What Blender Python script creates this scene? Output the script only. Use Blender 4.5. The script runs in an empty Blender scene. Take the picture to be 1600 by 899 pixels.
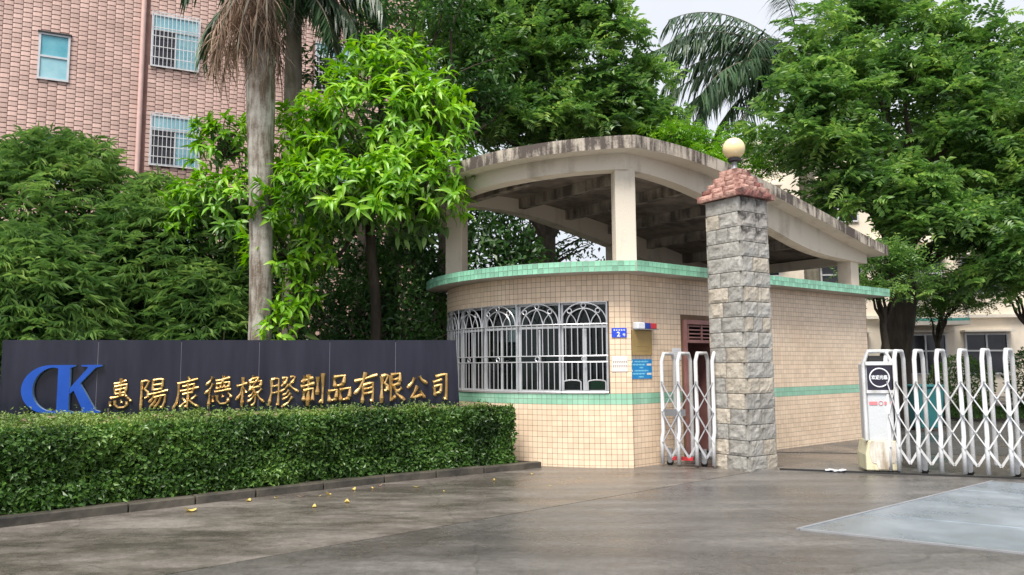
import bpy, bmesh, math, random
import numpy as np
from mathutils import Vector, Matrix, noise

R = math.radians
random.seed(7)
rng = np.random.default_rng(7)
scene = bpy.context.scene
COL = scene.collection

# ------------------------------------------------------------------ camera
cam_data = bpy.data.cameras.new("camera")
cam = bpy.data.objects.new("camera", cam_data)
COL.objects.link(cam)
cam_data.sensor_width = 36.0
cam_data.lens = 27.0
cam_data.clip_start = 0.05
cam_data.clip_end = 1000.0
cam.matrix_world = (Matrix.Translation((0, 0, 1.5)) @ Matrix.Rotation(R(90 + 5.8), 4, 'X')
                    @ Matrix.Rotation(R(-0.4), 4, 'Z'))
scene.camera = cam

# ------------------------------------------------------------------ world and sun (bright overcast)
SUN_EL, SUN_AZ = 58.0, 200.0           # azimuth: compass-like, clockwise from +Y
world = bpy.data.worlds.new("World")
scene.world = world
world.use_nodes = True
wn, wl = world.node_tree.nodes, world.node_tree.links
wn.clear()
w_out = wn.new('ShaderNodeOutputWorld')
w_bg = wn.new('ShaderNodeBackground')
w_bg.inputs['Strength'].default_value = 0.1
w_sky = wn.new('ShaderNodeTexSky')
w_sky.sky_type = 'NISHITA'
w_sky.sun_disc = False
w_sky.sun_elevation = R(SUN_EL)
w_sky.sun_rotation = R(SUN_AZ)
w_sky.dust_density = 4.0
w_tc = wn.new('ShaderNodeTexCoord')
w_ns = wn.new('ShaderNodeTexNoise')
w_ns.inputs['Scale'].default_value = 2.2
w_ns.inputs['Detail'].default_value = 5.0
w_cr = wn.new('ShaderNodeValToRGB')
w_cr.color_ramp.elements[0].position = 0.3
w_cr.color_ramp.elements[0].color = (3.35, 3.5, 3.85, 1)
w_cr.color_ramp.elements[1].position = 0.7
w_cr.color_ramp.elements[1].color = (4.05, 4.12, 4.3, 1)
w_mix = wn.new('ShaderNodeMix')
w_mix.data_type = 'RGBA'
w_mix.inputs['Factor'].default_value = 0.9
wl.new(w_tc.outputs['Generated'], w_ns.inputs['Vector'])
wl.new(w_ns.outputs['Fac'], w_cr.inputs['Fac'])
wl.new(w_sky.outputs['Color'], w_mix.inputs['A'])
wl.new(w_cr.outputs['Color'], w_mix.inputs['B'])
wl.new(w_mix.outputs['Result'], w_bg.inputs['Color'])
wl.new(w_bg.outputs['Background'], w_out.inputs['Surface'])

sun_d = bpy.data.lights.new("sun", 'SUN')
sun_d.energy = 2.4
sun_d.angle = R(28)
sun_d.color = (1.0, 0.95, 0.87)
sun = bpy.data.objects.new("sun", sun_d)
COL.objects.link(sun)
_az, _el = R(SUN_AZ), R(SUN_EL)
_dir = Vector((math.sin(_az) * math.cos(_el), math.cos(_az) * math.cos(_el), math.sin(_el)))
sun.rotation_euler = _dir.to_track_quat('Z', 'Y').to_euler()
sun.location = (0, -5, 30)

scene.view_settings.view_transform = 'Standard'
scene.view_settings.look = 'None'
scene.view_settings.exposure = 1.35
scene.view_settings.gamma = 1.0
scene.cycles.max_bounces = 8
scene.cycles.transparent_max_bounces = 16
scene.cycles.use_denoising = True

# ------------------------------------------------------------------ materials
def newmat(name):
    m = bpy.data.materials.new(name)
    m.use_nodes = True
    nt = m.node_tree
    return m, nt.nodes, nt.links, nt.nodes['Principled BSDF']

def noise_mat(name, c1, c2, scale=8.0, rough=0.6, r2=None, bump=0.0, bscale=None, metal=0.0,
              detail=6.0, island=0.0, stretch=(1, 1, 1), spec=None, contrast=(0.35, 0.65)):
    m, n, l, b = newmat(name)
    tc = n.new('ShaderNodeTexCoord')
    mp = n.new('ShaderNodeMapping')
    mp.inputs['Scale'].default_value = stretch
    l.new(tc.outputs['Object'], mp.inputs['Vector'])
    t = n.new('ShaderNodeTexNoise')
    t.inputs['Scale'].default_value = scale
    t.inputs['Detail'].default_value = detail
    t.inputs['Roughness'].default_value = 0.62
    l.new(mp.outputs['Vector'], t.inputs['Vector'])
    r = n.new('ShaderNodeValToRGB')
    r.color_ramp.elements[0].position, r.color_ramp.elements[1].position = contrast
    r.color_ramp.elements[0].color = (*c1, 1)
    r.color_ramp.elements[1].color = (*c2, 1)
    l.new(t.outputs['Fac'], r.inputs['Fac'])
    col = r.outputs['Color']
    if island:
        g = n.new('ShaderNodeNewGeometry')
        oi = n.new('ShaderNodeObjectInfo')
        ad = n.new('ShaderNodeMath'); ad.operation = 'ADD'
        l.new(g.outputs['Random Per Island'], ad.inputs[0])
        l.new(oi.outputs['Random'], ad.inputs[1])
        fr = n.new('ShaderNodeMath'); fr.operation = 'FRACT'
        l.new(ad.outputs[0], fr.inputs[0])
        mr = n.new('ShaderNodeMapRange')
        mr.inputs['To Min'].default_value = 1 - island
        mr.inputs['To Max'].default_value = 1 + island
        l.new(fr.outputs[0], mr.inputs['Value'])
        hs = n.new('ShaderNodeHueSaturation')
        l.new(mr.outputs['Result'], hs.inputs['Value'])
        l.new(col, hs.inputs['Color'])
        col = hs.outputs['Color']
    l.new(col, b.inputs['Base Color'])
    b.inputs['Metallic'].default_value = metal
    if spec is not None:
        b.inputs['Specular IOR Level'].default_value = spec
    if r2 is None:
        b.inputs['Roughness'].default_value = rough
    else:
        mr2 = n.new('ShaderNodeMapRange')
        mr2.inputs['From Min'].default_value = 0.3
        mr2.inputs['From Max'].default_value = 0.7
        mr2.inputs['To Min'].default_value = rough
        mr2.inputs['To Max'].default_value = r2
        l.new(t.outputs['Fac'], mr2.inputs['Value'])
        l.new(mr2.outputs['Result'], b.inputs['Roughness'])
    if bump:
        t2 = n.new('ShaderNodeTexNoise')
        t2.inputs['Scale'].default_value = bscale or scale * 4
        t2.inputs['Detail'].default_value = 8.0
        l.new(mp.outputs['Vector'], t2.inputs['Vector'])
        bp = n.new('ShaderNodeBump')
        bp.inputs['Strength'].default_value = bump
        bp.inputs['Distance'].default_value = 0.02
        l.new(t2.outputs['Fac'], bp.inputs['Height'])
        l.new(bp.outputs['Normal'], b.inputs['Normal'])
    return m

def plain(name, c, rough=0.5, metal=0.0, var=0.12):
    d = tuple(x * (1 - var) for x in c)
    return noise_mat(name, d, c, scale=5.0, rough=rough, r2=min(1, rough + 0.12), metal=metal)

def leaf_mat(name, cols, rough=0.42, trans=0.3, back=1.15):
    m, n, l, b = newmat(name)
    g = n.new('ShaderNodeNewGeometry')
    r = n.new('ShaderNodeValToRGB')
    els = r.color_ramp.elements
    for i, c in enumerate(cols):
        p = i / (len(cols) - 1)
        if i == 0: e = els[0]; e.position = 0
        elif i == len(cols) - 1: e = els[-1]; e.position = 1
        else: e = els.new(p)
        e.color = (*c, 1)
    tc = n.new('ShaderNodeTexCoord')
    t = n.new('ShaderNodeTexNoise'); t.inputs['Scale'].default_value = 1.1; t.inputs['Detail'].default_value = 3
    l.new(tc.outputs['Object'], t.inputs['Vector'])
    cm = n.new('ShaderNodeMapRange'); cm.inputs['From Min'].default_value = .32; cm.inputs['From Max'].default_value = .68
    l.new(t.outputs['Fac'], cm.inputs['Value'])
    cx = n.new('ShaderNodeMix'); cx.inputs['Factor'].default_value = .5
    l.new(g.outputs['Random Per Island'], cx.inputs['A']); l.new(cm.outputs['Result'], cx.inputs['B'])
    l.new(cx.outputs['Result'], r.inputs['Fac'])
    mr = n.new('ShaderNodeMapRange'); mr.inputs['From Min'].default_value = .3; mr.inputs['From Max'].default_value = .7
    mr.inputs['To Min'].default_value = 0.75; mr.inputs['To Max'].default_value = 1.25
    l.new(t.outputs['Fac'], mr.inputs['Value'])
    hs = n.new('ShaderNodeHueSaturation')
    l.new(r.outputs['Color'], hs.inputs['Color']); l.new(mr.outputs['Result'], hs.inputs['Value'])
    l.new(hs.outputs['Color'], b.inputs['Base Color'])
    b.inputs['Roughness'].default_value = rough
    tr = n.new('ShaderNodeBsdfTranslucent')
    h2 = n.new('ShaderNodeHueSaturation'); h2.inputs['Value'].default_value = back; h2.inputs['Saturation'].default_value = 1.1
    l.new(hs.outputs['Color'], h2.inputs['Color']); l.new(h2.outputs['Color'], tr.inputs['Color'])
    mx = n.new('ShaderNodeMixShader'); mx.inputs['Fac'].default_value = trans
    l.new(b.outputs['BSDF'], mx.inputs[1]); l.new(tr.outputs['BSDF'], mx.inputs[2])
    l.new(mx.outputs['Shader'], n['Material Output'].inputs['Surface'])
    return m

def glass_mat(name, tint, refl=0.12, rough=0.03):
    m, n, l, b = newmat(name)
    n.remove(b)
    tr = n.new('ShaderNodeBsdfTransparent'); tr.inputs['Color'].default_value = (*tint, 1)
    gl = n.new('ShaderNodeBsdfGlossy'); gl.inputs['Roughness'].default_value = rough
    lw = n.new('ShaderNodeFresnel'); lw.inputs['IOR'].default_value = 1.5
    ad = n.new('ShaderNodeMath'); ad.operation = 'MULTIPLY_ADD'
    ad.inputs[1].default_value = 1.2; ad.inputs[2].default_value = refl - 0.05
    l.new(lw.outputs['Fac'], ad.inputs[0])
    mx = n.new('ShaderNodeMixShader')
    l.new(ad.outputs[0], mx.inputs['Fac']); l.new(tr.outputs['BSDF'], mx.inputs[1]); l.new(gl.outputs['BSDF'], mx.inputs[2])
    l.new(mx.outputs['Shader'], n['Material Output'].inputs['Surface'])
    return m

def weathered(name, base, dirt, streak=1.0, rough=0.75, lo=0.45, hi=0.62):
    """paint or concrete with dark vertical streaks and blotches of grime"""
    m, n, l, b = newmat(name)
    tc = n.new('ShaderNodeTexCoord')
    def nz(sc, st, det=6):
        mp = n.new('ShaderNodeMapping'); mp.inputs['Scale'].default_value = st
        l.new(tc.outputs['Object'], mp.inputs['Vector'])
        t = n.new('ShaderNodeTexNoise'); t.inputs['Scale'].default_value = sc; t.inputs['Detail'].default_value = det
        l.new(mp.outputs['Vector'], t.inputs['Vector'])
        return t.outputs['Fac']
    a = nz(9 * streak, (1, 1, .16)); c = nz(2.0, (1, 1, 1)); f = nz(40, (1, 1, 1), 4)
    s = n.new('ShaderNodeMath'); s.operation = 'ADD'; l.new(a, s.inputs[0]); l.new(c, s.inputs[1])
    s2 = n.new('ShaderNodeMath'); s2.operation = 'MULTIPLY_ADD'; l.new(f, s2.inputs[0]); s2.inputs[1].default_value = .25
    l.new(s.outputs[0], s2.inputs[2])
    h = n.new('ShaderNodeMath'); h.operation = 'MULTIPLY'; l.new(s2.outputs[0], h.inputs[0]); h.inputs[1].default_value = 0.445
    r = n.new('ShaderNodeValToRGB')
    r.color_ramp.elements[0].position = lo; r.color_ramp.elements[1].position = hi
    r.color_ramp.elements[0].color = (*base, 1); r.color_ramp.elements[1].color = (*dirt, 1)
    l.new(h.outputs[0], r.inputs['Fac']); l.new(r.outputs['Color'], b.inputs['Base Color'])
    b.inputs['Roughness'].default_value = rough
    bp = n.new('ShaderNodeBump'); bp.inputs['Strength'].default_value = .35; bp.inputs['Distance'].default_value = .01
    l.new(f, bp.inputs['Height']); l.new(bp.outputs['Normal'], b.inputs['Normal'])
    return m

def wet_concrete(name, dry, wet, tintscale=0.5, stretch=(1, 1, 1), rot=0.0, rdry=.55, rwet=.16):
    m, n, l, b = newmat(name)
    tc = n.new('ShaderNodeTexCoord')
    mp = n.new('ShaderNodeMapping'); mp.inputs['Scale'].default_value = stretch; mp.inputs['Rotation'].default_value = (0, 0, rot)
    l.new(tc.outputs['Object'], mp.inputs['Vector'])
    def nz(sc, det, ro=.6, src=mp):
        t = n.new('ShaderNodeTexNoise'); t.inputs['Scale'].default_value = sc; t.inputs['Detail'].default_value = det
        t.inputs['Roughness'].default_value = ro
        l.new(src.outputs['Vector'], t.inputs['Vector']); return t.outputs['Fac']
    big = nz(tintscale, 6); mid = nz(tintscale * 5, 6)
    mp2 = n.new('ShaderNodeMapping'); l.new(tc.outputs['Object'], mp2.inputs['Vector'])
    fine = nz(75, 8, .8, mp2)
    s = n.new('ShaderNodeMath'); s.operation = 'MULTIPLY_ADD'; l.new(mid, s.inputs[0]); s.inputs[1].default_value = .45; l.new(big, s.inputs[2])
    r = n.new('ShaderNodeMapRange'); r.inputs['From Min'].default_value = .58; r.inputs['From Max'].default_value = .86
    l.new(s.outputs[0], r.inputs['Value'])
    mx = n.new('ShaderNodeMix'); mx.data_type = 'RGBA'
    mx.inputs['A'].default_value = (*dry, 1); mx.inputs['B'].default_value = (*wet, 1)
    l.new(r.outputs['Result'], mx.inputs['Factor'])
    mf = n.new('ShaderNodeMapRange'); mf.inputs['From Min'].default_value = .3; mf.inputs['From Max'].default_value = .7
    mf.inputs['To Min'].default_value = .45; mf.inputs['To Max'].default_value = 1.55
    l.new(fine, mf.inputs['Value'])
    grit = nz(16, 9, .8, mp2)
    mg = n.new('ShaderNodeMapRange'); mg.inputs['From Min'].default_value = .3; mg.inputs['From Max'].default_value = .7
    mg.inputs['To Min'].default_value = .68; mg.inputs['To Max'].default_value = 1.32
    l.new(grit, mg.inputs['Value'])
    mp3 = n.new('ShaderNodeMapping'); mp3.inputs['Rotation'].default_value = (0, 0, rot); mp3.inputs['Scale'].default_value = (.12, 3.2, 1)
    l.new(tc.outputs['Object'], mp3.inputs['Vector'])
    tyre = nz(1.0, 4, .6, mp3)
    mt = n.new('ShaderNodeMapRange'); mt.inputs['From Min'].default_value = .35; mt.inputs['From Max'].default_value = .65
    mt.inputs['To Min'].default_value = .8; mt.inputs['To Max'].default_value = 1.15
    l.new(tyre, mt.inputs['Value'])
    dn = n.new('ShaderNodeTexNoise'); dn.inputs['Scale'].default_value = 2.5; dn.inputs['Detail'].default_value = 5; l.new(tc.outputs['Object'], dn.inputs['Vector'])
    ds_ = n.new('ShaderNodeVectorMath'); ds_.operation = 'MULTIPLY_ADD'; ds_.inputs[1].default_value = (.35, .35, 0)
    l.new(dn.outputs['Color'], ds_.inputs[0]); l.new(tc.outputs['Object'], ds_.inputs[2])
    vo = n.new('ShaderNodeTexVoronoi'); vo.feature = 'DISTANCE_TO_EDGE'; vo.inputs['Scale'].default_value = .42
    l.new(ds_.outputs['Vector'], vo.inputs['Vector'])
    mc = n.new('ShaderNodeMapRange'); mc.inputs['From Min'].default_value = .0; mc.inputs['From Max'].default_value = .006
    mc.inputs['To Min'].default_value = .74; mc.inputs['To Max'].default_value = 1.0
    l.new(vo.outputs['Distance'], mc.inputs['Value'])
    def mul(a, c):
        q = n.new('ShaderNodeMath'); q.operation = 'MULTIPLY'; l.new(a, q.inputs[0]); l.new(c, q.inputs[1]); return q.outputs[0]
    val = mul(mul(mf.outputs['Result'], mg.outputs['Result']), mul(mt.outputs['Result'], mc.outputs['Result']))
    hs = n.new('ShaderNodeHueSaturation'); l.new(mx.outputs['Result'], hs.inputs['Color']); l.new(val, hs.inputs['Value'])
    l.new(hs.outputs['Color'], b.inputs['Base Color'])
    rr = n.new('ShaderNodeMapRange'); rr.inputs['To Min'].default_value = rdry; rr.inputs['To Max'].default_value = rwet
    l.new(r.outputs['Result'], rr.inputs['Value']); l.new(rr.outputs['Result'], b.inputs['Roughness'])
    bp = n.new('ShaderNodeBump'); bp.inputs['Strength'].default_value = .25; bp.inputs['Distance'].default_value = .006
    l.new(fine, bp.inputs['Height']); l.new(bp.outputs['Normal'], b.inputs['Normal'])
    return m

M = {}
M['ground'] = wet_concrete('ground', (.10, .092, .083), (.06, .054, .049), .25)
M['slab_a'] = wet_concrete('slab_a', (.165, .148, .132), (.075, .065, .057), .55, (1, 2.2, 1), R(-38), .5, .2)
M['slab_b'] = wet_concrete('slab_b', (.135, .127, .12), (.075, .069, .065), .45, (1, 1.8, 1), R(-38), .5, .22)
M['slab_c'] = wet_concrete('slab_c', (.2, .18, .15), (.11, .10, .085), .8, (1, 1, 1), 0, .6, .35)
M['kerb'] = noise_mat('kerb', (.022, .020, .017), (.10, .088, .07), 2.2, .45, bump=.5)
M['soil'] = noise_mat('soil', (.018, .014, .010), (.05, .04, .028), 6.0, .9, bump=.6)
M['asphalt'] = wet_concrete('asphalt', (.06, .06, .06), (.035, .035, .036), .4)
M['beige_tile'] = noise_mat('beige_tile', (.70, .535, .385), (.79, .625, .465), 1.3, .28, island=.075, spec=.5)
M['green_tile'] = noise_mat('green_tile', (.22, .47, .33), (.31, .56, .42), 2.5, .28, island=.07)
M['edge_tile'] = noise_mat('edge_tile', (.16, .40, .27), (.26, .54, .39), 2.5, .3, island=.22)
M['grout'] = noise_mat('grout', (.12, .07, .04), (.30, .20, .125), 1.2, .85)
M['plaster'] = noise_mat('plaster', (.40, .33, .27), (.52, .45, .38), 2.0, .8, bump=.2)
M['soffit'] = noise_mat('soffit', (.42, .37, .31), (.58, .53, .47), 1.5, .8)
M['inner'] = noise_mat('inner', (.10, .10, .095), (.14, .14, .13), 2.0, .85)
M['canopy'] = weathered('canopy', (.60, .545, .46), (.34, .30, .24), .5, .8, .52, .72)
M['canopy_under_shade'] = weathered('canopy_under_shade', (.26, .225, .19), (.12, .10, .085), .5, .9, .42, .6)  # darkened concrete tone, imitates the shade under the canopy roof
M['fascia'] = weathered('fascia', (.44, .39, .325), (.075, .06, .052), 1.4, .85, .41, .53)
M['rafter'] = weathered('rafter', (.36, .32, .27), (.10, .086, .075), .8, .9, .40, .56)
M['stone'] = noise_mat('stone', (.20, .19, .17), (.42, .41, .385), 5.0, .8, bump=.7, bscale=22, island=.16)
M['stone_w'] = noise_mat('stone_warm', (.27, .235, .19), (.49, .445, .375), 5.0, .8, bump=.7, bscale=22, island=.12)
M['stone_d'] = noise_mat('stone_stained', (.055, .05, .046), (.34, .32, .295), 4.0, .8, bump=.7, bscale=22, contrast=(.42, .56))
M['mortar'] = noise_mat('mortar', (.30, .285, .26), (.5, .48, .44), 10, .9)
M['red_stone'] = noise_mat('red_stone', (.16, .06, .045), (.50, .30, .25), 6.0, .75, bump=.8, bscale=25, island=.2)
M['red_dark'] = noise_mat('red_dark', (.03, .016, .016), (.27, .11, .09), 7.0, .75, bump=.8, bscale=25)
M['lamp_globe'] = noise_mat('lamp_globe', (.78, .62, .33), (.84, .70, .42), 2.0, .22)
M['dark_metal'] = plain('dark_metal', (.035, .033, .035), .4, .3)
M['granite'] = noise_mat('granite', (.009, .010, .020), (.026, .027, .044), 4.5, .05, r2=.2, spec=.4, stretch=(1, 1, .14), contrast=(.35, .8))
M['granite_edge'] = noise_mat('granite_edge', (.12, .12, .13), (.2, .2, .21), 20, .5)
M['joint'] = plain('joint', (.16, .15, .2), .7)
M['blue'] = noise_mat('blue_letter', (.002, .052, .33), (.004, .072, .42), 3.0, .45)
M['blue_side'] = plain('blue_side', (.20, .30, .42), .5)
M['gold'] = noise_mat('gold', (.42, .24, .075), (.78, .53, .22), 7.0, .34, metal=.75, bump=.25, bscale=30)
M['white_metal'] = weathered('white_metal', (.60, .61, .63), (.36, .35, .33), 1.2, .38, .47, .66)
M['steel'] = noise_mat('steel', (.46, .47, .50), (.60, .61, .64), 6, .32, metal=.5)
M['grey_metal'] = plain('grey_metal', (.30, .31, .33), .45, .3)
M['rubber'] = plain('rubber', (.02, .02, .02), .7)
M['unit_white'] = weathered('unit_white', (.52, .54, .56), (.38, .37, .34), 1, .4, .5, .75)
M['unit_yellow'] = weathered('unit_yellow', (.64, .60, .42), (.34, .28, .18), 1.5, .6, .48, .66)
M['unit_grime'] = weathered('unit_grime', (.68, .64, .58), (.30, .24, .17), 2.0, .6, .42, .62)
M['screen'] = plain('screen', (.018, .014, .03), .25)
M['red_text'] = plain('red_text', (.62, .20, .22), .5)
M['win_frame'] = plain('win_frame', (.54, .56, .59), .35, .2)
M['glass'] = glass_mat('glass', (.55, .66, .64), .03)
M['bronze_glass'] = glass_mat('bronze_glass', (.35, .30, .26), .1)
M['curtain'] = noise_mat('curtain', (.03, .09, .06), (.06, .15, .10), 4, .9)
M['door'] = noise_mat('door', (.24, .105, .095), (.33, .16, .145), 5, .5)
M['brass'] = noise_mat('brass', (.36, .25, .10), (.46, .33, .15), 2, .35, metal=.35)
M['brass_dark'] = plain('brass_dark', (.20, .13, .05), .5)
M['sign_blue'] = plain('sign_blue', (.02, .07, .62), .35)
M['notice_blue'] = plain('notice_blue', (.01, .24, .58), .4)
M['cyan'] = plain('cyan', (.22, .60, .78), .5)
M['pale'] = plain('pale_print', (.74, .76, .80), .5, var=.03)
M['paper'] = plain('paper', (.70, .66, .63), .6, var=.05)
M['ink'] = plain('ink', (.16, .12, .14), .7)
M['red'] = plain('red', (.58, .04, .05), .35)
M['navy'] = plain('navy', (.02, .05, .33), .35)
M['chair_green'] = plain('chair_green', (.03, .50, .18), .5)
M['teal'] = plain('teal', (.015, .12, .13), .5)
M['jug'] = plain('jug', (.12, .40, .38), .3)
M['plate'] = noise_mat('steel_plate', (.34, .40, .46), (.50, .56, .62), 1.2, .2, r2=.42, metal=.75)
M['pink_tile'] = noise_mat('pink_tile', (.44, .29, .25), (.57, .395, .345), .35, .5, island=.14)
M['pink_grout'] = noise_mat('pink_grout', (.24, .135, .115), (.32, .19, .165), 2, .9)
M['pipe'] = plain('pipe', (.62, .42, .38), .5)
M['win_cyan'] = noise_mat('win_cyan', (.07, .30, .38), (.20, .46, .54), .8, .08)
M['win_pale'] = noise_mat('win_pale', (.16, .38, .46), (.32, .54, .60), .8, .15)
M['win_dark'] = noise_mat('win_dark', (.012, .012, .018), (.03, .03, .04), 1.5, .1)
M['cream'] = weathered('cream', (.74, .655, .54), (.55, .48, .39), .25, .85, .5, .75)
M['cream_trim'] = plain('cream_trim', (.72, .66, .57), .7)
M['green_glass'] = plain('green_glass', (.10, .42, .36), .2)
M['palm_trunk'] = weathered('palm_trunk', (.40, .38, .34), (.12, .09, .065), 1.6, .85, .42, .56)
M['palm_trunk_b'] = weathered('palm_trunk_b', (.20, .18, .14), (.09, .08, .05), .9, .85, .44, .62)
M['bark'] = noise_mat('bark', (.022, .017, .012), (.07, .054, .038), 6, .9, bump=.9, bscale=14, stretch=(1, 1, .3))
M['bark_pale'] = noise_mat('bark_pale', (.11, .095, .07), (.24, .21, .165), 6, .9, bump=.6, bscale=14, stretch=(1, 1, .3))
M['culm'] = noise_mat('culm', (.12, .13, .05), (.24, .23, .10), 4, .6)
M['leaf_bright'] = leaf_mat('leaf_bright', [(.09, .25, .016), (.15, .37, .022), (.24, .47, .03), (.38, .55, .05)], .36, .36)
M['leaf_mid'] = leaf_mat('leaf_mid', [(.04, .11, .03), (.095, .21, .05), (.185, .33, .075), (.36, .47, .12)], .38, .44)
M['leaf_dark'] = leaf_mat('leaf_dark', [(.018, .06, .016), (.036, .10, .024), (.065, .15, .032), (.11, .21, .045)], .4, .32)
M['leaf_grey'] = leaf_mat('leaf_grey', [(.045, .11, .05), (.07, .15, .06), (.11, .2, .075)], .45, .3)
M['leaf_bamboo'] = leaf_mat('leaf_bamboo', [(.045, .115, .035), (.11, .22, .06), (.20, .34, .09), (.36, .46, .14)], .42, .4)
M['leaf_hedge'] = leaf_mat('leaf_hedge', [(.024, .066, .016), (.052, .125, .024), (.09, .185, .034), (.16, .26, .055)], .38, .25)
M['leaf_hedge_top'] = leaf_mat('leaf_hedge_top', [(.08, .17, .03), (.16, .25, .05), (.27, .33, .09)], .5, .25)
M['leaf_palm'] = leaf_mat('leaf_palm', [(.02, .055, .022), (.04, .09, .036), (.08, .14, .06)], .38, .2)
M['leaf_dead'] = leaf_mat('leaf_dead', [(.12, .075, .05), (.22, .145, .10), (.34, .25, .18)], .8, .15)
M['leaf_yellow'] = leaf_mat('leaf_yellow', [(.50, .36, .07), (.62, .46, .13), (.66, .54, .25)], .5, .2)
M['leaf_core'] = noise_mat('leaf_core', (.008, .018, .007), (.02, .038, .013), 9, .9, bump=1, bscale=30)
M['grass'] = leaf_mat('grass', [(.04, .11, .02), (.07, .16, .03), (.11, .2, .05)], .6, .2)

# ------------------------------------------------------------------ object helpers
ORG = {}

def V(*a):
    return np.array(a, float)

def tag(o, label=None, cat=None, group=None, kind=None):
    if label: o['label'] = label
    if cat: o['category'] = cat
    if group: o['group'] = group
    if kind: o['kind'] = kind
    return o

def empty(name, loc, label, cat, group=None):
    o = bpy.data.objects.new(name, None)
    o.empty_display_size = 0.2
    o.location = loc
    COL.objects.link(o)
    ORG[o.name] = V(*loc)
    return tag(o, label, cat, group)

def link(name, me, parent=None):
    o = bpy.data.objects.new(name, me)
    COL.objects.link(o)
    if parent is not None:
        o.parent = parent
    return o

def np_mesh(name, verts, faces, smooth=False):
    """faces: (N,3) or (N,4) int array, or list of such arrays"""
    me = bpy.data.meshes.new(name)
    verts = np.asarray(verts, np.float32)
    if isinstance(faces, np.ndarray): faces = [faces]
    faces = [np.asarray(f, np.int32) for f in faces if len(f)]
    nl = sum(f.size for f in faces); nf = sum(len(f) for f in faces)
    me.vertices.add(len(verts)); me.vertices.foreach_set('co', verts.ravel())
    me.loops.add(nl); me.polygons.add(nf)
    me.loops.foreach_set('vertex_index', np.concatenate([f.ravel() for f in faces]))
    tot = np.concatenate([np.full(len(f), f.shape[1], np.int32) for f in faces])
    st = np.concatenate([[0], np.cumsum(tot)[:-1]]).astype(np.int32)
    me.polygons.foreach_set('loop_start', st)
    me.polygons.foreach_set('use_smooth', np.full(nf, bool(smooth)))
    me.update(calc_edges=True)
    return me

def np_obj(name, verts, faces, mat, parent=None, smooth=False, org=None):
    if org is None: org = ORG[parent.name] if parent is not None else V(0, 0, 0)
    me = np_mesh(name, np.asarray(verts) - org, faces, smooth)
    me.materials.append(mat)
    o = link(name, me, parent)
    ORG[o.name] = org
    return o

BOXF = [(0, 3, 2, 1), (4, 5, 6, 7), (0, 1, 5, 4), (1, 2, 6, 5), (2, 3, 7, 6), (3, 0, 4, 7)]

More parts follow.
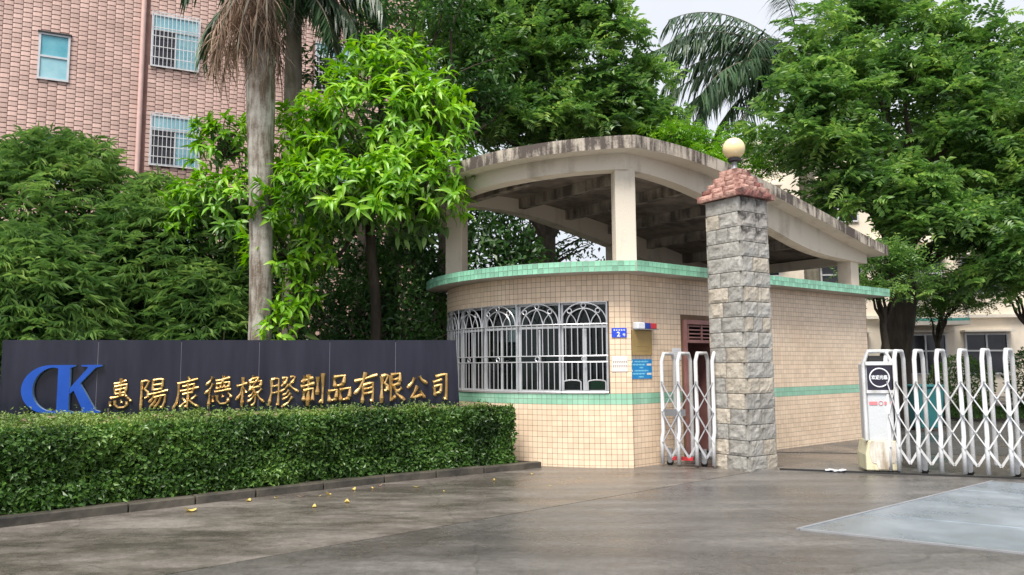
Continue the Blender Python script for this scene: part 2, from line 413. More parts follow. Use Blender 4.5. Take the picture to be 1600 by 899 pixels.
class MB:
    def __init__(s):
        s.v = []; s.f = []
    def add(s, vs, fs):
        b = len(s.v); s.v += [tuple(map(float, p)) for p in vs]; s.f += [tuple(b + i for i in f) for f in fs]; return s
    def box(s, c, size, ax=(1, 0, 0), ay=None, az=(0, 0, 1)):
        c = V(*c); ax = V(*ax) / np.linalg.norm(ax); az = V(*az) / np.linalg.norm(az)
        ay = np.cross(az, ax) if ay is None else V(*ay) / np.linalg.norm(ay)
        hx, hy, hz = [q / 2 for q in size]
        vs = [c + ax * i * hx + ay * j * hy + az * k * hz for k in (-1, 1) for i, j in ((-1, -1), (1, -1), (1, 1), (-1, 1))]
        return s.add(vs, BOXF)
    def bar(s, p, q, w, h, up=(0, 0, 1)):
        p, q = V(*p), V(*q); d = q - p; L = np.linalg.norm(d); d /= L
        up = V(*up); sd = np.cross(up, d)
        if np.linalg.norm(sd) < 1e-6: sd = np.cross(V(0, 1, 0), d)
        sd /= np.linalg.norm(sd); up = np.cross(d, sd)
        return s.box((p + q) / 2, (L, w, h), d, sd, up)
    def prism(s, poly, z0, z1):
        n = len(poly)
        vs = [(x, y, z0) for x, y in poly] + [(x, y, z1) for x, y in poly]
        fs = [tuple(range(n))[::-1], tuple(range(n, 2 * n))] + [(i, (i + 1) % n, n + (i + 1) % n, n + i) for i in range(n)]
        return s.add(vs, fs)
    def extr(s, poly2, o, u, v, w, d):
        """2D outline in plane (u,v) at o, extruded d along w"""
        o, u, v, w = V(*o), V(*u), V(*v), V(*w); n = len(poly2)
        vs = [o + u * a + v * b for a, b in poly2] + [o + u * a + v * b + w * d for a, b in poly2]
        fs = [tuple(range(n))[::-1], tuple(range(n, 2 * n))] + [(i, (i + 1) % n, n + (i + 1) % n, n + i) for i in range(n)]
        return s.add(vs, fs)
    def tube(s, pts, rad, n=8, cap=True, closed=False):
        pts = [V(*p) for p in pts]; m = len(pts)
        if not hasattr(rad, '__len__'): rad = [rad] * m
        b = len(s.v); ref = None
        for i, p in enumerate(pts):
            if closed: t = pts[(i + 1) % m] - pts[i - 1]
            else: t = pts[min(i + 1, m - 1)] - pts[max(i - 1, 0)]
            t = t / (np.linalg.norm(t) + 1e-9)
            if ref is None: ref = V(0, 0, 1) if abs(t[2]) < .9 else V(1, 0, 0)
            a = np.cross(t, ref); a /= np.linalg.norm(a) + 1e-9; c = np.cross(a, t); ref = c
            for k in range(n):
                an = 2 * math.pi * k / n
                s.v.append(tuple(p + (a * math.cos(an) + c * math.sin(an)) * rad[i]))
        for i in range(m if closed else m - 1):
            j = (i + 1) % m
            for k in range(n):
                s.f.append((b + i * n + k, b + i * n + (k + 1) % n, b + j * n + (k + 1) % n, b + j * n + k))
        if cap and not closed:
            s.f.append(tuple(b + k for k in range(n))[::-1]); s.f.append(tuple(b + (m - 1) * n + k for k in range(n)))
        return s
    def lathe(s, prof, c, n=24):
        b = len(s.v); c = V(*c)
        for r, z in prof:
            for k in range(n):
                a = 2 * math.pi * k / n; s.v.append((c[0] + r * math.cos(a), c[1] + r * math.sin(a), c[2] + z))
        for i in range(len(prof) - 1):
            for k in range(n):
                s.f.append((b + i * n + k, b + i * n + (k + 1) % n, b + (i + 1) * n + (k + 1) % n, b + (i + 1) * n + k))
        s.f.append(tuple(b + k for k in range(n))[::-1]); s.f.append(tuple(b + (len(prof) - 1) * n + k for k in range(n)))
        return s
    def build(s, name, mat, parent=None, smooth=False, bevel=0.0, org=None):
        if org is None: org = ORG[parent.name] if parent is not None else V(0, 0, 0)
        me = bpy.data.meshes.new(name)
        me.from_pydata([tuple(V(*p) - org) for p in s.v], [], s.f)
        bm = bmesh.new(); bm.from_mesh(me); bmesh.ops.recalc_face_normals(bm, faces=bm.faces); bm.to_mesh(me); bm.free()
        if smooth:
            me.polygons.foreach_set('use_smooth', [True] * len(me.polygons))
        me.materials.append(mat)
        o = link(name, me, parent); ORG[o.name] = org
        if bevel:
            md = o.modifiers.new('bevel', 'BEVEL'); md.width = bevel; md.segments = 2; md.limit_method = 'ANGLE'
        if smooth and not bevel:
            md = o.modifiers.new('split', 'EDGE_SPLIT'); md.split_angle = R(45)
        return o

def struct(o):
    o['kind'] = 'structure'; return o

# ------------------------------------------------------------------ ground, road slabs, kerb
struct(MB().add([(-250, -120, 0), (250, -120, 0), (250, 400, 0), (-250, 400, 0)], [(0, 1, 2, 3)]).build('ground', M['ground']))
GROUND = bpy.data.objects['ground']

def sheet(name, poly, z, mat, parent=None, t=0.02):
    return MB().prism(poly, z - t, z).build(name, mat, parent)

# a long joint runs from lower left to the gate; another at lower right
s0, s1 = V(-2.48, 5.77), V(1.49, 9.25)
jd = (s1 - s0) / np.linalg.norm(s1 - s0); jn = V(-jd[1], jd[0])
def jp(a, b):
    p = s0 + jd * a + jn * b; return (p[0], p[1])
for a0, a1 in ((-14, -9.01), (-9, 8.2)):          # strip along the planter
    sheet('concrete_slab', [jp(a0, .008), jp(a1, .008), jp(a1, 5.5), jp(a0, 5.5)], .012, M['slab_a'], GROUND)
for a0, a1 in ((-14, -4.01), (-4, 9.6)):          # middle of the road
    sheet('concrete_slab', [jp(a0, -4.15), jp(a1, -4.15), jp(a1, -.008), jp(a0, -.008)], .012, M['slab_b'], GROUND)
for a0, a1 in ((-14, -.6), (-.58, 9.6)):
    sheet('concrete_slab', [jp(a0, -9), jp(a1, -9), jp(a1, -4.17), jp(a0, -4.17)], .012, M['slab_c'], GROUND)
struct(sheet('yard', [(1.0, 14.0), (30, 8.0), (60, 40), (6, 60)], .008, M['asphalt']))

KERB = [(-9.5, 4.2), (-7.0, 5.9), (-4.86, 7.4), (-3.99, 8.15), (-2.96, 9.03), (-1.65, 10.05), (-.4, 10.86), (.42, 11.42)]
def resample(poly, step):
    P = [V(*p) for p in poly]; out = [P[0]]; acc = 0
    seg = []
    for a, b in zip(P[:-1], P[1:]):
        L = np.linalg.norm(b - a); n_ = max(1, int(round(L / step)))
        for k in range(1, n_ + 1): out.append(a + (b - a) * k / n_)
    return out
kerb = struct(bpy.data.objects.new('planter_kerb', None)); COL.objects.link(kerb); ORG[kerb.name] = V(0, 0, 0)
kp = resample(KERB, .82)
for a, b in zip(kp[:-1], kp[1:]):
    d_ = (b - a) / np.linalg.norm(b - a); n_ = V(-d_[1], d_[0]); a2, b2 = a + d_ * .006, b - d_ * .006
    w = .13; jz = random.uniform(-.006, .006)
    MB().prism([tuple(a2), tuple(b2), tuple(b2 + n_ * w), tuple(a2 + n_ * w)], -.02, .105 + jz).build('kerb_stone', M['kerb'], kerb, bevel=.012)
struct(MB().prism([(p[0] - .08, p[1] + .1) for p in kp] + [(.2, 12.0), (-1.0, 15), (-3, 26), (-22, 24), (-22, 4)], -.05, .07).build('planting_bed', M['soil']))

# ------------------------------------------------------------------ guardhouse
Cn = V(1.70, 11.33); dS = V(.78568, .61863); nO = V(.61863, -.78568)    # along the long wall, outward
R0 = 2.97; cen = Cn + V(.05, R0); GW = 3.65; GL = 7.06
cs, cp = (cen - Cn) @ dS, (cen - Cn) @ (-nO)
TH_END = math.degrees(math.asin((GW - cp) / R0)) + 51.79
def wl_pt(s_, off=0.0):            # long wall
    return Cn + dS * s_ + nO * off
def arc_pt(th, off=0.0):
    return cen + (R0 + off) * V(-math.sin(R(th)), -math.cos(R(th)))
def sp(s_, p_):                    # local plan coordinates
    return Cn + dS * s_ - nO * p_
def P3(xy, z): return (xy[0], xy[1], z)

GH = empty('guardhouse', (Cn[0], Cn[1], 0), 'beige tiled gatehouse with a rounded end and a curved concrete canopy on its roof', 'gatehouse')

WIN_T0, WIN_DT, WIN_N = 6.4, 14.0, 5
WIN_T1 = WIN_T0 + WIN_DT * WIN_N
WZ0, WZ1 = 1.08, 2.44
DS0, DS1, DZ = 1.25, 2.17, 2.20
wall = MB()
def arc_seg(t0, t1, z0, z1, oo=0.0, oi=-.2, st=2.0):
    n_ = max(1, int(round((t1 - t0) / st)))
    o = [arc_pt(t0 + (t1 - t0) * k / n_, oo) for k in range(n_ + 1)]; i = [arc_pt(t0 + (t1 - t0) * k / n_, oi) for k in range(n_ + 1)]
    wall.prism([tuple(p) for p in o + i[::-1]], z0, z1)
def wl_seg(a, b, z0, z1, oo=0.0, oi=-.2):
    wall.prism([tuple(wl_pt(a, oo)), tuple(wl_pt(b, oo)), tuple(wl_pt(b, oi)), tuple(wl_pt(a, oi))], z0, z1)
arc_seg(0, TH_END, -.05, WZ0); arc_seg(0, TH_END, WZ1, 2.84); arc_seg(0, WIN_T0, WZ0, WZ1); arc_seg(WIN_T1, TH_END, WZ0, WZ1)
wl_seg(0, DS0, -.05, 2.84); wl_seg(DS0, DS1, DZ, 2.84); wl_seg(DS1, GL, -.05, 2.84)
wall.prism([tuple(sp(GL, 0)), tuple(sp(GL, GW)), tuple(sp(GL - .2, GW)), tuple(sp(GL - .2, .2))], -.05, 2.84)
le = arc_pt(TH_END); sle = (le - Cn) @ dS
wall.prism([tuple(sp(sle, GW)), tuple(sp(GL, GW)), tuple(sp(GL, GW - .2)), tuple(sp(sle, GW - .2))], -.05, 2.84)
wall.build('wall', M['grout'], GH)
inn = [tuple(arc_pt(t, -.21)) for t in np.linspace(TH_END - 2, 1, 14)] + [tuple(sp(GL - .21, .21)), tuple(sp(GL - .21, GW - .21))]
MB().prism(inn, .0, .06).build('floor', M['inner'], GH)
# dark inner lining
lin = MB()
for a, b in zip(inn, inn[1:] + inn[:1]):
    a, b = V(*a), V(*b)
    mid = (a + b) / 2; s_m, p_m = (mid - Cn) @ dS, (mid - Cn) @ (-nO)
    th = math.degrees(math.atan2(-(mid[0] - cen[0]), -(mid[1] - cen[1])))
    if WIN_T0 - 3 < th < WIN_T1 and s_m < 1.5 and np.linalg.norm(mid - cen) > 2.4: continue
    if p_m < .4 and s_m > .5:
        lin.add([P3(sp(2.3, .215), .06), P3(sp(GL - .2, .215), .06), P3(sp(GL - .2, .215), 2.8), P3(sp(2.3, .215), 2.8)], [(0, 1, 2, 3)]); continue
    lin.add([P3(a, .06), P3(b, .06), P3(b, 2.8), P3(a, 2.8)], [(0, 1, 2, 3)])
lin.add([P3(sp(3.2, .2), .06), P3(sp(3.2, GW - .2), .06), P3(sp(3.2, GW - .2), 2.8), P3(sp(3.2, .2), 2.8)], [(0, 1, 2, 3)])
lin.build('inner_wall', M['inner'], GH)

# tile cladding: every tile raised off the grout
TP, TZ0 = .08, .04
def tile_field(frames, name, mat, parent):
    """frames: list of (center xyz, tangent, outward) ; each a .074 square tile 4 mm proud"""
    if not frames: return
    c = np.array([f[0] for f in frames]); t = np.array([f[1] for f in frames]); o = np.array([f[2] for f in frames])
    n_ = len(c); h = .0375; u = np.array([[0, 0, 1.]])
    jit = rng.normal(0, .0006, (n_, 1)); e = .0035
    vs = []
    for (a, b, k) in ((-1, -1, 0), (1, -1, 0), (1, 1, 0), (-1, 1, 0), (-1, -1, 1), (1, -1, 1), (1, 1, 1), (-1, 1, 1)):
        hh = h
        vs.append(c + t * a * hh + u * b * hh + o * ((.0016 + jit * .4) if k else .0))
    vs = np.stack(vs, 1).reshape(-1, 3)
    fq = np.array([(4, 5, 6, 7), (0, 1, 5, 4), (1, 2, 6, 5), (2, 3, 7, 6), (3, 0, 4, 7)])
    fs = (fq[None] + (np.arange(n_) * 8)[:, None, None]).reshape(-1, 4)
    ob = np_obj(name, vs, fs, mat, parent); ob['kind'] = 'stuff'; return ob
fb, fg = [], []
na = int((R0 * R(TH_END)) / TP)
for i in range(na):
    th = math.degrees((i + .5) * TP / R0)
    o_ = V(-math.sin(R(th)), -math.cos(R(th)), 0); tg = V(-math.cos(R(th)), math.sin(R(th)), 0)
    for k in range(-1, 35):
        z = TZ0 + (k + .5) * TP
        if WIN_T0 - .3 < th < WIN_T1 + .3 and WZ0 < z < WZ1: continue
        (fg if k in (11, 12) else fb).append((V(*arc_pt(th, .0005), z), tg, o_))
for i in range(int(GL / TP)):
    s_ = (i + .5) * TP
    for k in range(-1, 35):
        z = TZ0 + (k + .5) * TP
        if DS0 - .07 < s_ < DS1 + .07 and z < DZ + .07: continue
        (fg if k in (11, 12) else fb).append((V(*wl_pt(s_, .0005), z), V(*dS, 0), V(*nO, 0)))
tile_field(fb, 'beige_wall_tiles', M['beige_tile'], GH)
tile_field(fg, 'green_band_tiles', M['green_tile'], GH)

# outlines in local (s,p): rounded nose, straight sides
def outline(off, s_end, n=40):
    rr = R0 + off; plo, phi = -off, GW + off
    sa = cs - math.sqrt(max(rr * rr - (plo - cp) ** 2, 0)); sb = cs - math.sqrt(max(rr * rr - (phi - cp) ** 2, 0))
    a0 = math.atan2(plo - cp, sa - cs); a1 = math.atan2(phi - cp, sb - cs)
    if a0 < 0: a0 += 2 * math.pi
    if a1 < 0: a1 += 2 * math.pi
    arc = [(cs + rr * math.cos(a), cp + rr * math.sin(a)) for a in np.linspace(a1, a0, n)]
    return arc, [(s_end, plo), (s_end, phi)]
SE = GL + .30
arc_o, end_o = outline(.35, SE)
slab_poly = [tuple(sp(*q)) for q in arc_o + end_o]
MB().prism(slab_poly, 2.84, 3.0).build('roof_slab', M['soffit'], GH)
# green edge tiles, one object each (two rows)
def edge_path():
    P = [V(*sp(*q)) for q in arc_o + [end_o[0]]]
    out = []
    L = [0]
    for a, b in zip(P[:-1], P[1:]): L.append(L[-1] + np.linalg.norm(b - a))
    tot = L[-1]; n_ = 146; pitch = tot / n_
    for k in range(n_):
        q = (k + .5) * pitch
        j = max(i for i in range(len(L) - 1) if L[i] <= q)
        f = (q - L[j]) / (L[j + 1] - L[j]); p = P[j] + (P[j + 1] - P[j]) * f; t = (P[j + 1] - P[j]) / (L[j + 1] - L[j])
        out.append((p, t))
    return out, pitch
ep, epitch = edge_path()
tm = MB().box((0, 0, 0), (epitch - .008, .012, .074)).build('edge_tile_proto', M['edge_tile'])
tmesh = tm.data; bpy.data.objects.remove(tm); tmesh.name = 'edge_tile'
for p, t in ep:
    for z in (2.88, 2.96):
        if len([1]) and True:
            o = link('edge_tile', tmesh, GH)
            nn = V(t[1], -t[0])
            q = p + nn * .006
            o.location = (q[0] - Cn[0], q[1] - Cn[1], z)
            o.rotation_euler = (random.gauss(0, .012), 0, math.atan2(t[1], t[0]) + random.gauss(0, .006))

# canopy on the roof
ZT = ([-2, -1, 0, .8, 1.8, 3.2, 5.05, 6.2, 7.5], [4.79, 4.81, 4.86, 4.88, 4.82, 4.63, 4.30, 4.07, 3.86])
ZB = ([-2, 0, 1, 1.75, 2.7, 3.6, 4.5, 5.2, 6, 7.5], [4.34, 4.43, 4.40, 4.28, 4.12, 3.95, 3.72, 3.60, 3.56, 3.53])
zt = lambda s_: float(np.interp(s_, *ZT)); zb = lambda s_: float(np.interp(s_, *ZB))
def smooth_interp(tab):
    xs = np.linspace(-2, 7.5, 60); ys = np.interp(xs, *tab); k = np.ones(7) / 7
    yp = np.pad(ys, 3, mode='edge'); return lambda q: float(np.interp(q, xs, np.convolve(yp, k, 'valid')))
zt, zb = smooth_interp(ZT), smooth_interp(ZB)
def span(off, s_):
    rr = R0 + off; q = rr * rr - (s_ - cs) ** 2
    h = math.sqrt(max(q, 0)) if s_ < cs else 1e9
    return max(-off, cp - h), min(GW + off, cp + h)
sA = cs - (R0 + .36)
ss = sorted(set(list(sA + (np.linspace(0, 1, 30) ** 1.8) * 2.2) + list(np.linspace(sA + 2.3, SE + .05, 34))))
top = MB(); und = MB(); fas = MB()
TH = .19
prev = None
rim_lo, rim_hi = [], []
for s_ in ss:
    a, b = span(.36, s_)
    rim_lo.append((s_, a)); rim_hi.append((s_, b))
for (r0, h0), (r1, h1) in zip(zip(rim_lo, rim_hi), zip(rim_lo[1:], rim_hi[1:])):
    q = [sp(*r0), sp(*r1), sp(*h1), sp(*h0)]; z = [zt(r0[0]), zt(r1[0]), zt(h1[0]), zt(h0[0])]
    top.add([P3(p, zz) for p, zz in zip(q, z)], [(0, 1, 2, 3)])
    und.add([P3(p, zz - TH) for p, zz in zip(q, z)], [(0, 3, 2, 1)])
shade_sheet = MB()  # extra sheet just below the soffit, its dark colour paints in the shade
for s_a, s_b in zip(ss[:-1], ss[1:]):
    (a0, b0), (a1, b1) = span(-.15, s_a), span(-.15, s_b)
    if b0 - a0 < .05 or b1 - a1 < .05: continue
    shade_sheet.add([P3(sp(s_a, a0), zt(s_a) - TH - .004), P3(sp(s_b, a1), zt(s_b) - TH - .004), P3(sp(s_b, b1), zt(s_b) - TH - .004), P3(sp(s_a, b0), zt(s_a) - TH - .004)], [(0, 3, 2, 1)])
shade_sheet.build('canopy_shade_sheet', M['canopy_under_shade'], GH)
top.build('canopy_top', M['fascia'], GH)
und.build('canopy_soffit', M['canopy'], GH)
rim = rim_lo[::-1] + rim_hi           # from far right round the nose to far left
rim = [r for i, r in enumerate(rim) if i == 0 or (abs(r[0] - rim[i - 1][0]) + abs(r[1] - rim[i - 1][1])) > 1e-4]
rim.append(rim[0])
for a, b in zip(rim[:-1], rim[1:]):
    pa, pb = sp(*a), sp(*b)
    fas.add([P3(pa, zt(a[0]) - TH), P3(pb, zt(b[0]) - TH), P3(pb, zt(b[0]) + .001), P3(pa, zt(a[0]) + .001)], [(0, 1, 2, 3)])
fas.build('canopy_fascia', M['fascia'], GH)
# perimeter beam
def beam_strip(off_o, off_i):
    mb = MB()
    ao, eo = outline(off_o, GL + .05, 46); ai, ei = outline(off_i, GL + .05, 46)
    po = [eo[1]] + ao + [eo[0]]; pi = [ei[1]] + ai + [ei[0]]
    # densify straight sides
    def dens(p):
        out = []
        for k in (0, len(p) - 2):
            pass
        first = [tuple(V(*p[0]) + (V(*p[1]) - V(*p[0])) * f) for f in np.linspace(0, 1, 24)[:-1]]
        last = [tuple(V(*p[-2]) + (V(*p[-1]) - V(*p[-2])) * f) for f in np.linspace(0, 1, 28)[1:]]
        return first + p[1:-1] + last
    po, pi = dens(po), dens(pi)
    vs = []
    for a, b in zip(po, pi):
        t_, b_ = zt(a[0]) - TH, zb(a[0])
        A, B = sp(*a), sp(*b)
        vs += [P3(A, b_), P3(A, t_ + .002), P3(B, t_ + .002), P3(B, b_)]
    fs = []
    for i in range(len(po) - 1):
        for k in range(4):
            fs.append((4 * i + k, 4 * i + (k + 1) % 4, 4 * i + 4 + (k + 1) % 4, 4 * i + 4 + k))
    mb.add(vs, fs); return mb
beam_strip(.05, -.2).build('canopy_beam', M['canopy'], GH)
MB().box(P3(sp(GL - .08, GW / 2), (zt(GL) - TH + zb(GL)) / 2), (.22, GW - .5, zt(GL) - TH - zb(GL) - .02), (*dS, 0)).build('canopy_back_beam', M['canopy'], GH)
for s_ in np.arange(-.4, 6.8, 1.2):
    a, b = span(-.12, s_)
    if b - a < .5: continue
    zt_ = zt(s_) - TH; h = .19
    MB().box(P3(sp(s_, (a + b) / 2), zt_ - h / 2 + .003), (.14, b - a, h), (*dS, 0)).build('rafter', M['rafter'], GH)
def column(s_, p_, w, rot=0.0, ax=None):
    z1 = zb(s_) + .03
    ax = (*dS, 0) if ax is None else ax
    c = sp(s_, p_)
    MB().box(P3(c, (3.0 + z1) / 2), (w, w, z1 - 3.0), ax).build('column', M['canopy'], GH, bevel=.012)
cc = Cn + V(.0, .15); column((cc - Cn) @ dS, (cc - Cn) @ (-nO), .31, ax=(1, .06, 0))
cl = arc_pt(TH_END - 4, -.14); column((cl - Cn) @ dS, (cl - Cn) @ (-nO), .31, ax=(1, -.3, 0))
for s_, p_ in ((3.4, GW - .15), (6.7, .15), (6.7, GW - .15), (4.9, GW - .15)): column(s_, p_, .3)

# window band: five framed panels with a security grille outside
WIN = []
for k in range(WIN_N):
    t0, t1 = WIN_T0 + k * WIN_DT, WIN_T0 + (k + 1) * WIN_DT
    a, b = arc_pt(t0, -.07), arc_pt(t1, -.07); tg = (b - a) / np.linalg.norm(b - a); L = np.linalg.norm(b - a); ou = V(-math.sin(R((t0 + t1) / 2)), -math.cos(R((t0 + t1) / 2)))
    w = bpy.data.objects.new('window', None); COL.objects.link(w); w.parent = GH; ORG[w.name] = ORG[GH.name]
    def wp(x, z, o=0.0): q = a + tg * x + ou * o; return (q[0], q[1], z)
    T3 = (*tg, 0)
    fr = MB()
    fr.box(wp(.018, (WZ0 + WZ1) / 2), (.032, .06, WZ1 - WZ0), T3); fr.box(wp(L - .018, (WZ0 + WZ1) / 2), (.032, .06, WZ1 - WZ0), T3)
    fr.box(wp(L / 2, WZ0 + .025), (L - .07, .06, .05), T3); fr.box(wp(L / 2, WZ1 - .02), (L - .07, .06, .04), T3)
    fr.box(wp(L / 2, 2.07), (L - .07, .056, .035), T3)
    fr.build('frame', M['win_frame'], w)
    MB().box(wp(L / 2, (WZ0 + 2.05) / 2 + .02, .004), (.028 if k else .06, .05, 2.05 - WZ0 - .06), T3).build('stile', M['win_frame'], w)
    for x0, x1, z0, z1 in ((.036, L / 2 - .015, WZ0 + .05, 2.052), (L / 2 + .015, L - .036, WZ0 + .05, 2.052), (.036, L - .036, 2.088, WZ1 - .04)):
        MB().box(wp((x0 + x1) / 2, (z0 + z1) / 2, -.005), (x1 - x0, .006, z1 - z0), T3).build('pane', M['glass'], w)
gr = bpy.data.objects.new('window_grille', None); COL.objects.link(gr); gr.parent = GH; ORG[gr.name] = ORG[GH.name]
GO = .018
def ap(th, z): return P3(arc_pt(th, GO), z)
for z, rr_ in ((2.105, .011), (1.635, .010), (1.545, .010), (1.10, .010), (2.432, .009)):
    MB().tube([ap(t, z) for t in np.linspace(WIN_T0 + .3, WIN_T1 - .3, 50)], rr_, 6).build('rail', M['steel'], gr, smooth=True)
for k in range(WIN_N):
    t0 = WIN_T0 + k * WIN_DT; tm_ = t0 + WIN_DT / 2
    mpd = 1 / (R(1) * R0)              # degrees per metre
    for j in range(8):
        t = t0 + WIN_DT * j / 8 if j or k == 0 else t0
        if j == 0 and k == 0: t = t0 + .4
        segs = ((1.64, 2.10), (1.11, 1.54)) if j else ((1.11, 2.43),)
        for z0, z1 in segs:
            if k == 0 and z1 < 1.6 and j in (1, 2, 3, 5, 6, 7): z0 = 1.27
            MB().tube([ap(t, z0), ap(t, z1)], .0075 if j else .0095, 6).build('bar', M['steel'], gr, smooth=True)
    if k == 0:                          # two little service arches at the bottom
        for tc_ in (t0 + WIN_DT * .25, t0 + WIN_DT * .75):
            hw = WIN_DT * .25 * .95
            pts = [ap(tc_ - hw * .75, 1.11), ap(tc_ - hw * .75, 1.25)] + [ap(tc_ - hw * .75 * math.cos(a), 1.25 + .03 * math.sin(a)) for a in np.linspace(.2, math.pi - .2, 7)] + [ap(tc_ + hw * .75, 1.25), ap(tc_ + hw * .75, 1.11)]
            MB().tube(pts, .010, 6).build('hatch_arch', M['steel'], gr, smooth=True)
    def circ(cx, cz, r_, a0, a1, n=18, sx=1.0):
        return [ap(tm_ + (cx + r_ * sx * math.cos(a)) * mpd, cz + r_ * math.sin(a)) for a in np.linspace(a0, a1, n)]
    hb = WIN_DT / 2 / mpd
    MB().tube(circ(0, 2.105, .32, 0, math.pi, 24, (hb - .02) / .32), .010, 6).build('arch', M['steel'], gr, smooth=True)
    MB().tube(circ(0, 2.105, .235, 0, math.pi, 22, 1.08), .0095, 6).build('arch', M['steel'], gr, smooth=True)
    for sgn in (-1, 1):                 # pointed tracery
        MB().tube([ap(tm_ + sgn * (.10 * (1 - f) ** .6) * mpd, 2.105 + .23 * f) for f in np.linspace(0, 1, 9)], .008, 6).build('tracery', M['steel'], gr, smooth=True)
        MB().tube([ap(tm_ + sgn * (.11 + .10 * f ** 1.6 ) * mpd, 2.105 + .17 * f ** .8) for f in np.linspace(0, 1, 8)], .008, 6).build('tracery', M['steel'], gr, smooth=True)
    for cx, cz in ((0, 2.385), (-.21, 2.305), (.21, 2.305), (0, 1.59)):
        MB().tube(circ(cx, cz, .034, 0, 2 * math.pi, 15)[:-1], .009, 6, closed=True).build('ring', M['steel'], gr, smooth=True)
cur = MB()
cz_pts = []
for i, t in enumerate(np.linspace(WIN_T0 + WIN_DT * 1.1, WIN_T0 + WIN_DT * 3.2, 60)):
    cz_pts.append(arc_pt(t, -.42 + .03 * math.sin(i * 1.9)))
for a, b in zip(cz_pts[:-1], cz_pts[1:]):
    cur.add([P3(a, 1.0), P3(b, 1.0), P3(b, 2.6), P3(a, 2.6)], [(0, 1, 2, 3)])
curt = cur.build('curtain', M['curtain'], None, smooth=False)
tag(curt, 'dark green curtain hanging behind the gatehouse window', 'curtain')

# door in the long wall
dr = bpy.data.objects.new('doorway', None); COL.objects.link(dr); dr.parent = GH; ORG[dr.name] = ORG[GH.name]
DX = (*dS, 0)
def dpt(s_, z, o=0.0): return P3(wl_pt(s_, o), z)
fr = MB()
fr.box(dpt(DS0 + .035, 1.12, -.02), (.07, .12, 2.16), DX); fr.box(dpt(DS1 - .035, 1.12, -.02), (.07, .12, 2.16), DX)
fr.box(dpt((DS0 + DS1) / 2, DZ - .035, -.02), (DS1 - DS0 - .14, .12, .07), DX); fr.box(dpt((DS0 + DS1) / 2, 1.86, -.02), (DS1 - DS0 - .14, .11, .05), DX)
fr.build('door_frame', M['door'], dr, bevel=.006)
for z in (1.925, 1.985, 2.045, 2.105):
    MB().box(dpt((DS0 + DS1) / 2, z, -.02), (DS1 - DS0 - .14, .05, .022), DX).build('louvre_slat', M['door'], dr)
for s_ in (DS0 + .12, DS0 + .46):
    MB().box(dpt(s_, 2.01, .0), (.03, .03, .24), DX).build('louvre_bar', M['door'], dr)
MB().box(dpt(DS1 - .1, .98, -.5), (.04, .85, 1.78), DX).build('door_leaf', M['door'], dr, bevel=.006)

# things hung on the wall
def plate_on(frame, name, x0, x1, z0, z1, t, mat, label, cat, off=.006):
    o, tg, ou = frame
    def pt(x, z, k): q = o + tg * x + ou * (off + k); return (q[0], q[1], z)
    loc = pt((x0 + x1) / 2, z0, 0)
    e = empty(name, loc, label, cat)
    MB().box(pt((x0 + x1) / 2, (z0 + z1) / 2, t / 2), (x1 - x0, t, z1 - z0), (*tg, 0)).build('board', mat, e, bevel=min(.004, t / 3))
    return e, pt
FW = (Cn, dS, nO)
AW = (arc_pt(3.3), V(math.cos(R(3.3)), -math.sin(R(3.3))), V(-math.sin(R(3.3)), -math.cos(R(3.3))))

def text_mesh(body, size, offset=0.0, extrude=.001):
    cu = bpy.data.curves.new('txt', 'FONT'); cu.body = body; cu.size = size; cu.offset = offset; cu.extrude = extrude
    cu.align_x = 'CENTER'; cu.align_y = 'CENTER'; cu.resolution_u = 2
    ob = bpy.data.objects.new('txt', cu); COL.objects.link(ob)
    dg = bpy.context.evaluated_depsgraph_get(); dg.update()
    me = bpy.data.meshes.new_from_object(ob.evaluated_get(dg))
    bpy.data.objects.remove(ob); bpy.data.curves.remove(cu)
    return me
def put_text(name, body, size, pos, tg, ou, mat, parent, offset=0.0, sx=1.0, extrude=.001):
    me = text_mesh(body, size, offset, extrude); me.materials.clear(); me.materials.append(mat)
    o = link(name, me, parent)
    m = Matrix((( tg[0], 0, ou[0], 0), (tg[1], 0, ou[1], 0), (0, 1, 0, 0), (0, 0, 0, 1)))
    o.matrix_local = Matrix.Translation(Vector(V(*pos) - ORG[parent.name])) @ m @ Matrix.Diagonal((sx, 1, 1, 1))
    ORG[o.name] = ORG[parent.name]
    return o

e, pt = plate_on(AW, 'number_plate', -.115, .105, 1.90, 2.04, .008, M['sign_blue'], 'small blue enamel house number plate with a white 2 right of the window', 'sign')
put_text('number', '2', .095, pt(-.015, 1.945, .0095), AW[1], AW[2], M['pale'], e, .003)
put_text('character', '号', .045, pt(.065, 1.935, .0095), AW[1], AW[2], M['pale'], e, .001)
for i in range(5):
    x = -.075 + i * .036
    mk = MB()
    for zz in (2.003, 2.016): mk.box(pt(x, zz, .0085), (.024, .002, .006), (*AW[1], 0))
    mk.box(pt(x, 2.009, .0083), (.008, .002, .022), (*AW[1], 0))
    mk.build('character', M['pale'], e)
e, pt = plate_on(AW, 'white_notice', -.12, .11, 1.40, 1.63, .004, M['paper'], 'pale paper notice with two rows of characters below the blue number plate', 'notice')
for r_, z in enumerate((1.55, 1.488)):
    mk = MB()
    for i in range(8):
        x = -.098 + i * .0275
        mk.box(pt(x, z, .0046), (.014, .002, .008), (*AW[1], 0)); mk.box(pt(x, z - .011, .0045), (.005, .002, .024), (*AW[1], 0)); mk.box(pt(x + .003, z - .02, .0044), (.013, .002, .006), (*AW[1], 0))
    mk.build('print_row', M['ink'], e)

